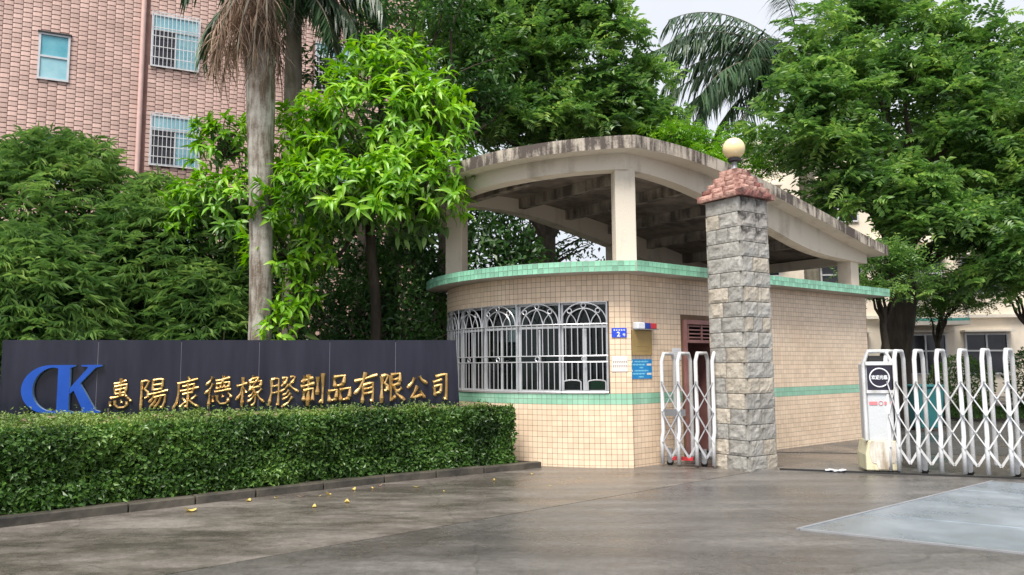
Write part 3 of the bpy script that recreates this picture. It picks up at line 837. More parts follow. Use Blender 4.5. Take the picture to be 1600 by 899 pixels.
e, pt = plate_on(FW, 'brass_plaque', .06, .49, 1.64, 2.01, .03, M['brass'], 'blank brass plaque on the tiled wall beside the gatehouse corner', 'plaque')
MB().box(pt(.275, 1.765, .0305), (.26, .002, .005), (*dS, 0)).build('engraved_line', M['brass_dark'], e)
MB().box(pt(.275, 1.70, .0305), (.30, .002, .004), (*dS, 0)).build('engraved_line', M['brass_dark'], e)
e, pt = plate_on(FW, 'blue_notice', .03, .50, 1.29, 1.58, .006, M['notice_blue'], 'bright blue notice board with lines of print under the brass plaque', 'notice')
for z, x0, x1, m_ in ((1.545, .11, .42, 'cyan'), (1.50, .06, .36, 'cyan'), (1.455, .22, .31, 'cyan'), (1.41, .11, .42, 'cyan'), (1.365, .06, .36, 'cyan'), (1.32, .2, .32, 'cyan')):
    mk = MB(); n_ = max(1, int((x1 - x0) / .022))
    for i in range(n_):
        x = x0 + (i + .5) * .022
        mk.box(pt(x, z, .0068), (.017, .0015, .014 + .006 * ((i * 7) % 3)), (*dS, 0))
    mk.build('print_row', M[m_], e)
for z in (1.50, 1.362):
    MB().box(pt(.435, z, .0068), (.10, .0015, .03), (*dS, 0)).build('print_patch', M['paper'], e)
for z in (1.545, 1.41):
    MB().box(pt(.065, z, .0068), (.02, .0015, .03), (*dS, 0)).build('print_mark', M['pale'], e)
e, pt = plate_on(FW, 'paper_slip', .97, 1.19, 1.57, 1.75, .003, M['pale'], 'small white paper slip stuck beside the brown doorway', 'notice')
for i in range(5):
    MB().box(pt(1.08, 1.715 - i * .03, .0034), (.16, .001, .005), (*dS, 0)).build('print_row', M['paper'], e)
e = empty('alarm_light', dpt(.275, 2.03, .08), 'small white, blue and red beacon light above the brass plaque', 'beacon')
MB().box(dpt(.18, 2.075, .06), (.16, .11, .10), DX).build('housing', M['pale'], e, bevel=.015)
MB().box(dpt(.325, 2.075, .062), (.128, .10, .085), DX).build('blue_lens', M['navy'], e, bevel=.01)
MB().box(dpt(.455, 2.075, .062), (.128, .10, .085), DX).build('red_lens', M['red'], e, bevel=.01)
MB().box(dpt(.315, 2.022, .07), (.44, .12, .012), DX).build('tray', M['grey_metal'], e)

# inside the guard room
def chair(c, rz, mat, label):
    e = empty('office_chair', (c[0], c[1], .06), label, 'chair', 'chairs inside the gatehouse')
    ax = (math.cos(rz), math.sin(rz), 0); ay = (-math.sin(rz), math.cos(rz), 0)
    o = V(c[0], c[1], .06); ax, ay = V(*ax), V(*ay)
    MB().box(o + V(0, 0, .44), (.46, .44, .07), ax).build('seat', mat, e, bevel=.03)
    MB().box(o - ay * .23 + V(0, 0, .98), (.46, .05, .5), ax).build('backrest', mat, e, bevel=.02)
    for i in (-1, 1):
        for j in (-1, 1): MB().tube([o + ax * .2 * i + ay * .19 * j, o + ax * .19 * i + ay * .18 * j + V(0, 0, .42)], .014, 6).build('leg', M['dark_metal'], e)
        MB().tube([o + ax * .17 * i + ay * -.2 + V(0, 0, .42), o + ax * .17 * i + ay * -.26 + V(0, 0, .9)], .012, 6).build('back_post', M['dark_metal'], e)
chair(arc_pt(9.6, -.5), R(8), M['chair_green'], 'green-backed chair seen through the right end of the window')
chair(arc_pt(17, -.5), R(-5), M['dark_metal'], 'black-backed chair seen through the window left of the green one')
jb = MB().lathe([(.10, 0), (.13, .02), (.13, .26), (.08, .32), (.05, .36), (.05, .40)], P3(arc_pt(49, -.3), .92), 16).build('water_jug', M['jug'], None, smooth=True)
tag(jb, 'teal plastic water jug standing inside the window', 'jug')
dk = empty('desk', P3(arc_pt(42, -.6), .06), 'dark desk inside the gatehouse behind the window', 'desk')
MB().box(P3(arc_pt(42, -.62), .895), (1.7, .6, .04), (math.cos(R(42)), -math.sin(R(42)), 0)).build('desk_top', M['inner'], dk)
for t in (28, 56): MB().box(P3(arc_pt(t, -.7), .46), (.05, .5, .82), (math.cos(R(t)), -math.sin(R(t)), 0)).build('leg_panel', M['inner'], dk)

# ------------------------------------------------------------------ gate pillar
PA = R(55); pa, pb = V(math.cos(PA), -math.sin(PA)), V(math.sin(PA), math.cos(PA))   # left face runs along pa, right face along pb
PW = .61; pcorner = V(3.27, 10.84); pc = pcorner - pa * PW / 2 + pb * PW / 2
PIL = empty('gate_pillar', (pc[0], pc[1], 0), 'square grey rough stone gate pillar topped with stepped red stone', 'pillar')
PH = 3.90
MB().box((pc[0], pc[1], PH / 2), (PW - .05, PW - .05, PH), (*pa, 0)).build('core', M['mortar'], PIL)
def stone_mesh(w, h, dpt_, seed, rough=.02):
    """block with rough quarry face; local x width, z height, y depth (face at -y)"""
    nx, nz = max(3, int(w / .035)), max(3, int(h / .035))
    vs = []; fs = []
    for i in range(nx + 1):
        for k in range(nz + 1):
            x = (i / nx - .5) * w; z = (k / nz - .5) * h
            edge = min(i, nx - i, k, nz - k)
            b_ = noise.noise(Vector((x * 9 + seed * 3.1, z * 9, seed))) * rough + noise.noise(Vector((x * 25, z * 25 + seed, 4))) * rough * .5
            y = -dpt_ / 2 - (.0 if edge == 0 else (.008 + b_ * .75))
            vs.append((x, y, z))
    idx = lambda i, k: i * (nz + 1) + k
    for i in range(nx):
        for k in range(nz): fs.append((idx(i, k), idx(i + 1, k), idx(i + 1, k + 1), idx(i, k + 1)))
    ring = [idx(i, 0) for i in range(nx + 1)] + [idx(nx, k) for k in range(1, nz + 1)] + [idx(i, nz) for i in range(nx - 1, -1, -1)] + [idx(0, k) for k in range(nz - 1, 0, -1)]
    b = len(vs)
    for r_ in ring: vs.append((vs[r_][0], dpt_ / 2, vs[r_][2]))
    n_ = len(ring)
    for j in range(n_): fs.append((ring[(j + 1) % n_], ring[j], b + j, b + (j + 1) % n_))
    me = bpy.data.meshes.new('stone'); me.from_pydata(vs, [], fs); me.update(); return me
nc = 18; ch = PH / nc
for k in range(nc):
    z = (k + .5) * ch
    for face in range(4):
        # face tangent and outward
        tg, ou = [(pa, -pb), (pb, pa), (-pa, pb), (-pb, -pa)][face]
        full = PW + (.0 if (k + face) % 2 else -.05)
        cuts = [0, .36 + .28 * random.random(), 1] if random.random() < .8 else ([0, .3, .66, 1] if random.random() < .4 else [0, 1])
        for a, b in zip(cuts[:-1], cuts[1:]):
            w = (b - a) * full - .010; x = ((a + b) / 2 - .5) * full
            me = stone_mesh(w, ch - .010, .05, random.random() * 50)
            stained = z > PH - .62 and face == 1 and random.random() < .85
            me.materials.append(M['stone_d'] if stained else (M['stone_w'] if random.random() < .28 else M['stone']))
            o = link('stone', me, PIL)
            q = pc + tg * x + ou * (PW / 2 - .005)
            o.location = (q[0] - pc[0], q[1] - pc[1], z)
            o.rotation_euler = (0, 0, math.atan2(tg[1], tg[0]))
# stepped red cap
z = PH
caps = [(.80, .095), (.70, .085), (.58, .085), (.46, .095), (.33, .11)]
for li, (w, h) in enumerate(caps):
    for face in range(4):
        tg, ou = [(pa, -pb), (pb, pa), (-pa, pb), (-pb, -pa)][face]
        n_ = 3 if w > .5 else 2
        cuts = sorted([0, 1] + [((j + 1) / n_) + random.uniform(-.08, .08) for j in range(n_ - 1)])
        L = w - .085
        for a, b in zip(cuts[:-1], cuts[1:]):
            ww = (b - a) * L - .006; x = ((a + b) / 2 - .5) * L - .04
            me = stone_mesh(ww, h - .006, .085, random.random() * 60, .018)
            me.materials.append(M['red_dark'] if (li == 0 and face == 1) or random.random() < .14 else M['red_stone'])
            o = link('cap_stone', me, PIL)
            q = pc + tg * x + ou * (w / 2 - .045)
            o.location = (q[0] - pc[0], q[1] - pc[1], z + h / 2)
            o.rotation_euler = (0, random.gauss(0, .012), math.atan2(tg[1], tg[0]))
    MB().box((pc[0], pc[1], z + h / 2), (w - .09, w - .09, h - .004), (*pa, 0)).build('cap_core', M['red_dark'], PIL)
    z += h
CAPZ = z
LP = empty('globe_lamp', (pc[0], pc[1], CAPZ), 'cream glass globe lamp on a black collar atop the gate pillar', 'lamp')
MB().lathe([(.075, 0), (.07, .03), (.045, .05), (.035, .12), (.05, .14)], (pc[0], pc[1], CAPZ), 16).build('stem', M['grey_metal'], LP, smooth=True)
MB().lathe([(.05, .135), (.095, .15), (.10, .19), (.075, .20)], (pc[0], pc[1], CAPZ), 20).build('collar', M['dark_metal'], LP, smooth=True)
gp = [(.165 * math.sin(a) + .0001, .345 - .165 * math.cos(a)) for a in np.linspace(.35, math.pi, 18)]
MB().lathe(gp, (pc[0], pc[1], CAPZ), 32).build('globe', M['lamp_globe'], LP, smooth=True)

# ------------------------------------------------------------------ retractable gates
g0, g1 = V(2.22, 11.62), V(6.42, 9.92)
gd = (g1 - g0) / np.linalg.norm(g1 - g0)
ud = V(.72, .69)                      # direction across a frame
UW = .40
def frame_mesh(h=1.66, w=UW, flare=.0):
    """inverted U in local XZ plane, one continuous tube with chamfered shoulders"""
    mb = MB()
    pts = [(0, 0, .05), (0, 0, .42), (.035, 0, .52), (.035, 0, h - .11), (.085, 0, h), (w - .085, 0, h), (w - .035, 0, h - .11), (w - .035, 0, .16), (w - .035, 0, .12)]
    mb.tube(pts, .029, 10)
    return mb
fm = frame_mesh().build('gate_frame_proto', M['white_metal'], None, smooth=True)
fmesh = fm.data; bpy.data.objects.remove(fm)
wheel_mb = MB().tube([(0, -.02, .055), (0, .02, .055)], .05, 14).build('wheel_proto', M['rubber'], None, smooth=True)
wmesh = wheel_mb.data; bpy.data.objects.remove(wheel_mb)
shoe_mb = MB().box((0, 0, .16), (.07, .05, .2)).box((0, 0, .10), (.04, .07, .1)).build('caster_proto', M['grey_metal'], None)
smesh = shoe_mb.data; bpy.data.objects.remove(shoe_mb)
def lattice(parent, A, B, zs, mat, org):
    for z0, z1 in zs:
        for (za, zc, s_) in ((z0, z1, .012), (z1, z0, -.012)):
            p, q = V(A[0], A[1], za), V(B[0], B[1], zc); sd = V(-gd[1], gd[0], 0) * s_
            MB().bar(p + sd, q + sd, .014, .040, (-gd[1], gd[0], 0)).build('lattice_bar', mat, parent)
bolt_mb = MB().tube([(0, -.012, 0), (0, .012, 0)], .013, 8).build('bolt_proto', M['grey_metal'], None)
boltmesh = bolt_mb.data; bpy.data.objects.remove(bolt_mb)
def folding_gate(root, starts, mat, wheels):
    org = ORG[root.name]
    for i, p in enumerate(starts):
        o = link('gate_frame', fmesh, root); o.location = (p[0] - org[0], p[1] - org[1], 0); o.rotation_euler = (0, 0, math.atan2(ud[1], ud[0]))
        ORG[o.name] = org
        if i % wheels == 0:
            c = p + ud * .19
            s_ = link('caster', smesh, root); s_.location = (c[0] - org[0], c[1] - org[1], 0); s_.rotation_euler = (0, 0, math.atan2(gd[1], gd[0])); ORG[s_.name] = org
            w_ = link('wheel', wmesh, s_); ORG[w_.name] = org
    for p, q in zip(starts[:-1], starts[1:]):
        e_ = ud * .035 
        pf, qf = p + e_ * 1.0, q + e_ * 1.0
        pr, qr = p + ud * (UW - .035), q + ud * (UW - .035)
        nrm = V(gd[1], -gd[0]) * .03
        lattice(root, pf + nrm, qf + nrm, ((.36, .80), (.80, 1.24)), mat, org)
        for q_, zb_ in (((pf + qf) / 2, .58), ((pf + qf) / 2, 1.02), (pf, .36), (pf, .80), (pf, 1.24)):
            bo = link('bolt', boltmesh, root); bo.location = (q_[0] + nrm[0] * 1.7 - org[0], q_[1] + nrm[1] * 1.7 - org[1], zb_); bo.rotation_euler = (0, 0, math.atan2(gd[1], gd[0])); ORG[bo.name] = org
        MB().bar(P3(pf + nrm, .36), P3((pf + qf) / 2 + nrm, .15), .012, .03).build('lattice_bar', mat, root)
        MB().bar(P3(qf + nrm, .36), P3((pf + qf) / 2 + nrm, .15), .012, .03).build('lattice_bar', mat, root)
GR = empty('retractable_gate', (5.0, 10.6, 0), 'white folding lattice gate running out of frame on the right', 'gate')
starts = [V(5.10, 10.58), V(5.20, 10.54), V(5.42, 10.44)] + [V(5.42, 10.44) + gd * .265 * k for k in range(1, 11)]
folding_gate(GR, starts, M['white_metal'], 2)
for p in starts[:2]: pass
GL_ = empty('folded_gate', (2.3, 11.6, 0), 'short grey folded lattice gate tucked between the stone pillar and the doorway', 'gate')
st2 = [V(2.20, 11.50), V(2.42, 11.40), V(2.66, 11.30), V(2.88, 11.20)]
ud_save, UW_save = ud, UW
folding_gate(GL_, st2, M['steel'], 2)
MB().box((2.42, 11.66, .78), (.34, .02, .10), (*gd, 0)).build('latch_box', M['grey_metal'], GL_)
MB().box((2.5, 11.5, .12), (.3, .05, .05), (*gd, 0)).build('reflector', M['red'], GL_)

# drive unit at the head of the right gate
DU = empty('gate_drive_unit', (4.98, 10.72, 0), 'white gate motor cabinet with a black round display panel, yellowed at its base', 'gate motor')
uo = V(4.84, 10.62); uw, udp = .37, .42
ua = V(.985, -.17); ub = V(.17, .985)
def up_(x, y, z): q = uo + ua * x + ub * y; return (q[0], q[1], z)
def ubox(x0, x1, y0, y1, z0, z1): return MB().box(up_((x0 + x1) / 2, (y0 + y1) / 2, (z0 + z1) / 2), (x1 - x0, y1 - y0, z1 - z0), (*ua, 0))
ubox(.02, uw - .02, .02, udp, .44, 1.50).build('cabinet', M['unit_white'], DU, bevel=.02)
base = MB()
prof = [(-.045, .05), (-.045, .26), (.0, .45), (uw, .45), (uw + .035, .26), (uw + .035, .05)]
base.extr([(x, z) for x, z in prof], up_(0, -.012, 0), (*ua, 0), (0, 0, 1), (*ub, 0), udp + .03)
base.build('base_skirt', M['unit_yellow'], DU, bevel=.015)
MB().extr([(.03, .16), (.0, .30), (.03, .445), (uw - .04, .445), (uw - .02, .30), (uw - .05, .16), (uw * .7, .14), (uw * .62, .07), (uw * .3, .07), (uw * .24, .14)], up_(0, -.018, 0), (*ua, 0), (0, 0, 1), (*ub, 0), .01).build('scuffed_panel', M['unit_grime'], DU)
for x in (.0, .17, .34):
    MB().tube([up_(x, -.0, .045), up_(x, .05, .045)], .045, 14).build('wheel', M['rubber'], DU, smooth=True)
ubox(.03, uw - .03, .005, .02, 1.13, 1.47).build('display', M['screen'], DU)
ubox(.01, uw - .01, -.004, .03, 1.09, 1.13).build('display_trim', M['white_metal'], DU)
ubox(.01, uw - .01, -.004, .03, 1.47, 1.52).build('display_trim', M['white_metal'], DU)
cz = 1.30
MB().tube([up_(uw / 2 + .125 * math.cos(a), .002, cz + .125 * math.sin(a)) for a in np.linspace(0, 2 * math.pi, 33)[:-1]], .009, 6, closed=True).build('display_ring', M['pale'], DU, smooth=True)
put_text('display_text', '欢迎光临', .062, up_(uw / 2, .002, cz), ua, -ub, M['pale'], DU, .0015, .84)
hd = MB().tube([up_(-.01, .04, .45), up_(-.005, .04, 1.50), up_(.06, .04, 1.66), up_(uw - .09, .04, 1.66), up_(uw - .02, .04, 1.52)], .03, 8)
hd.build('handle_frame', M['white_metal'], DU, smooth=True)
ubox(.07, uw - .08, .06, .2, 1.50, 1.60).build('top_housing', M['dark_metal'], DU, bevel=.01)
for x0, x1 in ((.04, .145), (.235, .335)):
    ubox(x0, x1, .012, .02, .93, .975).build('warning_strip', M['red_text'], DU)
tr_ = MB().tube([up_(.19 + .028 * math.cos(a), .016, .953 + .028 * math.sin(a)) for a in np.linspace(0, 2 * math.pi, 17)[:-1]], .004, 5, closed=True).build('emblem', M['red_text'], DU)
trk = MB().bar(P3(V(3.75, 11.02), .02), P3(V(8.4, 9.28), .02), .035, .03)
tk = trk.build('gate_track', M['rubber'], None); tag(tk, 'thin dark steel guide rail lying across the driveway under the gate', 'rail')
pk = MB()
for i in range(5): pk.box((4.33 + i * .045, 10.785 - .018 * i, .04 + .008 * math.sin(i * 2)), (.06, .07, .012), (1, -.3 + .2 * i, .1 * (-1) ** i))
tag(pk.build('litter', M['pale'], None), 'scrap of white plastic litter lying on the gate rail', 'litter')

# ------------------------------------------------------------------ steel plates in the driveway
po_, pu_, pv_ = V(2.59, 7.10), V(.831, -.556), V(.785, .62)
PL = empty('steel_road_plate', (3.5, 7.5, 0), 'wet silver checkered steel plate laid in the driveway at lower right', 'steel plate')
m, n, l, b = newmat('tread')
for nd in list(M['plate'].node_tree.nodes): pass
pm = M['plate']; nt = pm.node_tree
tc = nt.nodes.new('ShaderNodeTexCoord'); mp = nt.nodes.new('ShaderNodeMapping'); mp.inputs['Rotation'].default_value = (0, 0, R(-10)); mp.inputs['Scale'].default_value = (22, 22, 1)
nt.links.new(tc.outputs['Object'], mp.inputs['Vector'])
ck = nt.nodes.new('ShaderNodeTexVoronoi'); ck.inputs['Randomness'].default_value = 0.0
nt.links.new(mp.outputs['Vector'], ck.inputs['Vector'])
bp = nt.nodes.new('ShaderNodeBump'); bp.inputs['Strength'].default_value = .3; bp.inputs['Distance'].default_value = .004
nt.links.new(ck.outputs['Distance'], bp.inputs['Height']); nt.links.new(bp.outputs['Normal'], nt.nodes['Principled BSDF'].inputs['Normal'])
lens_ = [0, 1.12, 2.24, 3.36, 4.36]
for a, b in zip(lens_[:-1], lens_[1:]):
    q = [po_ + pv_ * (a + .006), po_ + pu_ * 5 + pv_ * (a + .006), po_ + pu_ * 5 + pv_ * (b - .006), po_ + pv_ * (b - .006)]
    MB().prism([tuple(x) for x in q], .008, .020 + .001 * (a > 1)).build('plate', M['plate'], PL)
    if a: MB().bar(P3(po_ + pv_ * a, .021), P3(po_ + pu_ * 5 + pv_ * a, .021), .016, .003).build('weld_seam', M['plate'], PL)
rimf = MB().bar(P3(po_ - pv_ * .02, .016), P3(po_ + pu_ * 5 - pv_ * .02, .016), .03, .02).bar(P3(po_ - pu_ * .018 - pv_ * .03, .016), P3(po_ - pu_ * .018 + pv_ * 4.36, .016), .03, .02)
rimf.build('edge_trim', M['grey_metal'], PL)

# ------------------------------------------------------------------ company sign
sgL, sgR = V(-6.90, 10.41), V(-.86, 11.77)
SG_TOP = 1.87
sgt = (sgR - sgL) / np.linalg.norm(sgR - sgL); sgn = V(sgt[1], -sgt[0]); SGW = np.linalg.norm(sgR - sgL)
SG = empty('company_sign', (*((sgL + sgR) / 2), 0), 'long polished black granite sign wall with gold characters and blue letters', 'sign')
def sgp(x, z, o=0.0): q = sgL + sgt * x + sgn * o; return (q[0], q[1], z)
MB().extr([(0.01, 0), (.01, SG_TOP - .01), (SGW - .01, SG_TOP - .01), (SGW + .12, 0)], sgp(0, 0, -.38), (*sgt, 0), (0, 0, 1), (*sgn, 0), .36).build('backing', M['granite_edge'], SG)
cutx = [0] + [1.19, 2.267, 3.322, 4.312, 5.274] + [SGW]
for i, (a, b) in enumerate(zip(cutx[:-1], cutx[1:])):
    e1 = .10 if i == len(cutx) - 2 else 0
    MB().extr([(a + .003, .05), (a + .003, SG_TOP), (b - .003, SG_TOP), (b - .003 + e1, .05)], sgp(0, 0, -.02), (*sgt, 0), (0, 0, 1), (*sgn, 0), .022 + .0012 * (i % 2)).build('granite_panel', M['granite'], SG)
    MB().box(sgp((a + b) / 2, SG_TOP + .011, -.2), (b - a - .006, .40, .022), (*sgt, 0)).build('coping_slab', M['granite'], SG)
    if i: MB().box(sgp(a, .05 + (SG_TOP - .05) / 2, -.004), (.006, .01, SG_TOP - .06), (*sgt, 0)).build('panel_joint', M['joint'], SG)
# blue letters: a D seen mirrored that shares its stem with a K
cx0, cz1, cx1, cz0 = 0.281, 1.549, 1.263, 0.894
CW, CH = cx1 - cx0, cz1 - cz0
def letter_obj(name, poly, holes, depth, mat, side):
    bm = bmesh.new()
    def ring(pts, o): return [bm.verts.new(Vector(V(*sgp(cx0 + x * CW, cz0 + z * CH, o)) - ORG[SG.name])) for x, z in pts]
    fr = [ring(poly, depth)] + [ring(h, depth) for h in holes]; bk = [ring(poly, .0)] + [ring(h, .0) for h in holes]
    for f_, b_ in zip(fr, bk):
        n_ = len(f_)
        for i in range(n_):
            bm.faces.new((f_[i], f_[(i + 1) % n_], b_[(i + 1) % n_], b_[i])).material_index = 1
    ed = []
    for f_ in fr:
        for i in range(len(f_)):
            e_ = bm.edges.get((f_[i], f_[(i + 1) % len(f_)])); ed.append(e_)
    g = bmesh.ops.triangle_fill(bm, use_beauty=True, edges=ed, normal=Vector((*sgn, 0)))
    bmesh.ops.recalc_face_normals(bm, faces=bm.faces)
    me = bpy.data.meshes.new(name); bm.to_mesh(me); bm.free(); me.materials.append(mat); me.materials.append(side)
    o = link(name, me, SG); ORG[o.name] = ORG[SG.name]; return o
def arcp(cx, cz, rx, rz, a0, a1, n=16): return [(cx + rx * math.cos(R(a)), cz + rz * math.sin(R(a))) for a in np.linspace(a0, a1, n)]
Dout = [(.66, 0.0), (.66, .03), (.60, .06), (.60, .94), (.66, .97), (.66, 1.0), (.36, 1.0)] + arcp(.36, .5, .36, .5, 92, 268, 24) + [(.36, 0.0)]
Din = [(.45, .93), (.45, .07), (.38, .05)] + arcp(.40, .5, .26, .45, 262, 98, 20) + [(.40, .95)]
letter_obj('letter', Dout, [Din], .07, M['blue'], M['blue_side'])
K1 = [(.603, .52), (.82, .93), (.82, .96), (.74, .97), (.74, 1.0), (1.0, 1.0), (1.0, .97), (.92, .94), (.735, .62), (.94, .06), (1.0, .03), (1.0, 0), (.72, 0), (.72, .03), (.78, .06), (.655, .47), (.603, .40)]
letter_obj('letter', K1, [], .068, M['blue'], M['blue_side'])
# gold brush characters as rounded strokes
CHARS = {
 '惠': ['26,84 50,87 72,92', '51,100 50,70 48,44', '28,75 29,62 33,50', '28,75 52,78 74,80 72,66 67,52', '33,64 50,66 69,68', '33,52 50,53 66,55', '14,40 44,43 66,47', '64,54 70,48 74,40', '14,30 12,22 16,14', '30,32 32,18 44,8 66,8 76,14 76,26', '50,32 54,28 57,22', '76,38 86,32 92,24'],
 '陽': ['10,94 10,50 9,4', '10,92 22,95 34,92 26,76 20,68 32,58 32,44 22,40', '48,94 47,78 48,62', '48,94 66,97 80,96 79,80 76,64', '48,79 62,80 78,81', '48,64 62,65 77,66', '34,50 64,54 98,60', '54,50 48,38 36,26', '52,40 74,44 90,46 88,24 80,6 72,10', '62,42 54,26 40,10', '76,42 68,24 54,6'],
 '康': ['52,100 56,94 60,88', '18,80 50,84 88,90', '22,80 22,50 16,24 4,2', '36,70 60,73 76,76 74,62 70,52', '28,56 60,60 92,64', '36,46 56,49 72,50', '54,80 54,40 53,4 44,10', '34,34 40,30 44,26', '28,8 38,16 50,24', '84,40 76,34 66,28', '58,26 74,14 92,4'],
 '德': ['30,98 22,86 8,72', '32,76 22,60 4,44', '20,60 20,30 18,2', '42,84 66,88 92,92', '68,100 67,90 64,76', '44,74 45,64 46,58', '44,74 70,77 90,78 88,66 84,60', '58,75 58,66 58,60', '72,77 71,68 70,61', '46,59 66,61 86,62', '38,48 66,51 96,54', '34,36 32,24 34,14', '46,38 48,20 58,8 78,8 86,14 86,26', '62,40 66,34 68,28', '84,42 92,36 98,26'],
 '橡': ['4,70 22,74 40,78', '24,98 24,50 22,2', '24,66 16,44 2,26', '28,60 34,52 38,46', '62,100 56,90 46,80', '58,90 72,93 80,94 74,84 68,78', '50,78 50,68 52,60', '50,78 72,80 90,82 88,72 84,62', '52,61 66,62 84,64', '68,78 60,66 46,52', '60,58 70,40 68,14 60,4 54,8', '64,48 54,38 44,32', '68,38 56,26 42,16', '92,56 82,48 74,42', '72,44 84,26 100,12'],
 '膠': ['12,92 12,50 4,8', '12,92 24,95 36,94 36,50 35,8 28,12', '14,70 24,71 34,72', '14,48 24,49 34,50', '48,94 58,96 66,96 60,82 46,68', '50,84 56,80 60,76', '56,88 52,80', '76,96 84,98 92,96 84,82 72,70', '76,84 82,80 86,76', '70,72 56,58 40,50', '70,72 84,60 104,46', '72,54 62,44 50,38', '78,44 66,32 50,24', '84,32 70,14 48,0'],
 '制': ['18,96 14,84 6,74', '8,80 30,84 52,88', '2,62 30,66 58,70', '32,100 32,50 30,0', '14,48 14,32 13,16', '14,48 34,52 52,54 51,34 50,18 44,22', '70,90 70,60 69,32', '92,100 92,50 90,4 78,12'],
 '品': ['28,94 30,76 34,58', '28,94 52,97 76,98 72,78 66,62', '34,62 50,63 68,65', '4,44 7,24 11,4', '4,44 24,46 42,48 40,28 36,10', '10,10 24,11 38,13', '54,46 57,26 60,4', '54,46 76,49 100,51 98,28 92,8', '60,9 76,10 94,12'],
 '有': ['4,76 46,82 98,92', '48,104 40,76 24,50 4,32', '40,60 39,30 36,0', '40,60 60,64 80,66 80,30 78,2 66,8', '42,46 60,48 78,50', '41,30 60,32 78,34'],
 '限': ['8,94 8,50 7,2', '8,92 22,96 34,94 26,78 20,68 32,58 32,46 20,42', '46,94 46,50 45,6 58,14 66,22', '46,94 66,97 84,98 83,80 80,60', '47,78 64,79 82,80', '47,60 64,61 80,62', '92,48 82,42 70,36', '56,58 70,30 102,4'],
 '公': ['38,94 28,74 6,54', '62,98 72,84 98,66', '52,60 40,36 24,14 40,14 60,18 76,22', '66,38 76,24 88,8'],
 '司': ['24,92 54,96 84,98 85,50 82,4 66,12', '10,72 36,76 60,80', '16,56 19,38 22,22', '16,56 36,59 56,61 53,42 48,30', '22,30 36,32 50,33'],
}
ORDER = '惠陽康德橡膠制品有限公司'
BOXES = [(1.332, 1.668, 0.923, 1.358), (1.733, 2.122, 0.914, 1.353), (2.172, 2.55, 0.924, 1.376), (2.587, 2.968, 0.952, 1.38), (3.017, 3.403, 0.935, 1.376), (3.455, 3.864, 0.926, 1.363), (3.908, 4.251, 0.947, 1.395), (4.289, 4.615, 0.978, 1.373), (4.665, 5.014, 0.971, 1.398), (5.047, 5.4, 0.964, 1.394), (5.436, 5.753, 0.987, 1.353), (5.81, 6.082, 0.972, 1.378)]      # left, right, bottom, top of each character on the wall (m)
def char_obj(key, box):
    x0, x1, z0, z1 = box
    W_, H_ = x1 - x0, z1 - z0
    mb = MB(); rs = random.Random(ord(key))
    nst = len(CHARS[key]); rbase = .0195 if nst > 9 else .0265
    for st in CHARS[key]:
        pts = [tuple(map(float, q.split(','))) for q in st.split()]
        # catmull-rom densify
        P = [V(*q) for q in pts]
        if len(P) == 2: P = [P[0], (P[0] + P[1]) / 2, P[1]]
        out = []
        for i in range(len(P) - 1):
            a = P[max(i - 1, 0)]; b_ = P[i]; c_ = P[i + 1]; d_ = P[min(i + 2, len(P) - 1)]
            # sharp corner: no smoothing
            for t in (0, .33, .66):
                out.append(.5 * ((2 * b_) + (c_ - a) * t * .8 + (2 * a - 5 * b_ + 4 * c_ - d_) * t * t * .8 + (-a + 3 * b_ - 3 * c_ + d_) * t ** 3 * .8) + .2 * 0 if False else b_ + (c_ - b_) * t)
        out.append(P[-1])
        n_ = len(out)
        rad = []
        for i in range(n_):
            f = i / (n_ - 1)
            w_ = 1.25 - .55 * math.sin(math.pi * min(1, f * 1.15)) + .12 * math.sin(f * 7 + nst)
            if f > .9: w_ *= .72
            rad.append(rbase * w_)
        pp = [sgp(x0 + q[0] / 100 * W_, z0 + (q[1] + (q[0] - 50) * .06) / 100 * H_, .018) for q in out]
        mb.tube(pp, rad, 8)
    o = mb.build('gold_character', M['gold'], SG, smooth=False)
    # flatten the tubes a little towards the wall but keep them as proud relief
    return o
for k_, bx in zip(ORDER, BOXES): char_obj(k_, bx)

# ------------------------------------------------------------------ foliage machinery
BROAD = (np.array([(0, 0, 0), (.28, 0, .03), (.62, 0, -.03), (1, 0, -.22), (.28, .42, .09), (.62, .36, .03), (.28, -.42, .09), (.62, -.36, .03)], float),
         [np.array([(0, 1, 4), (0, 6, 1), (2, 3, 5), (2, 7, 3)]), np.array([(1, 2, 5, 4), (1, 6, 7, 2)])])
SIMPLE = (np.array([(0, 0, 0), (.45, .5, .10), (1, 0, -.12), (.45, -.5, .10)], float), [np.array([(0, 2, 1), (0, 3, 2)])])
STRAP = (np.array([(0, .5, 0), (0, -.5, 0), (.5, .55, -.03), (.5, -.55, -.03), (1, 0, -.2)], float), [np.array([(2, 3, 4)]), np.array([(0, 1, 3, 2)])])
def norm(a): return a / (np.linalg.norm(a, axis=-1, keepdims=True) + 1e-9)
def leaf_arrays(pos, dirs, ups, L, W, tpl):
    d = norm(dirs); s = norm(np.cross(ups, d)); u = np.cross(d, s)
    t, fl = tpl
    v = (pos[:, None] + d[:, None] * (t[None, :, 0:1] * L[:, None, None]) + s[:, None] * (t[None, :, 1:2] * W[:, None, None]) + u[:, None] * (t[None, :, 2:3] * L[:, None, None]))
    n_, k = len(pos), len(t)
    fs = [(f[None] + (np.arange(n_) * k)[:, None, None]).reshape(-1, f.shape[1]) for f in fl]
    return v.reshape(-1, 3), fs
def foliage(name, pos, dirs, ups, L, W, tpl, mat, parent=None, kind=None):
    v, fs = leaf_arrays(np.asarray(pos, float), np.asarray(dirs, float), np.asarray(ups, float), np.asarray(L, float), np.asarray(W, float), tpl)
    o = np_obj(name, v, fs, mat, parent, smooth=(tpl is not SIMPLE))
    if kind: o['kind'] = kind
    return o
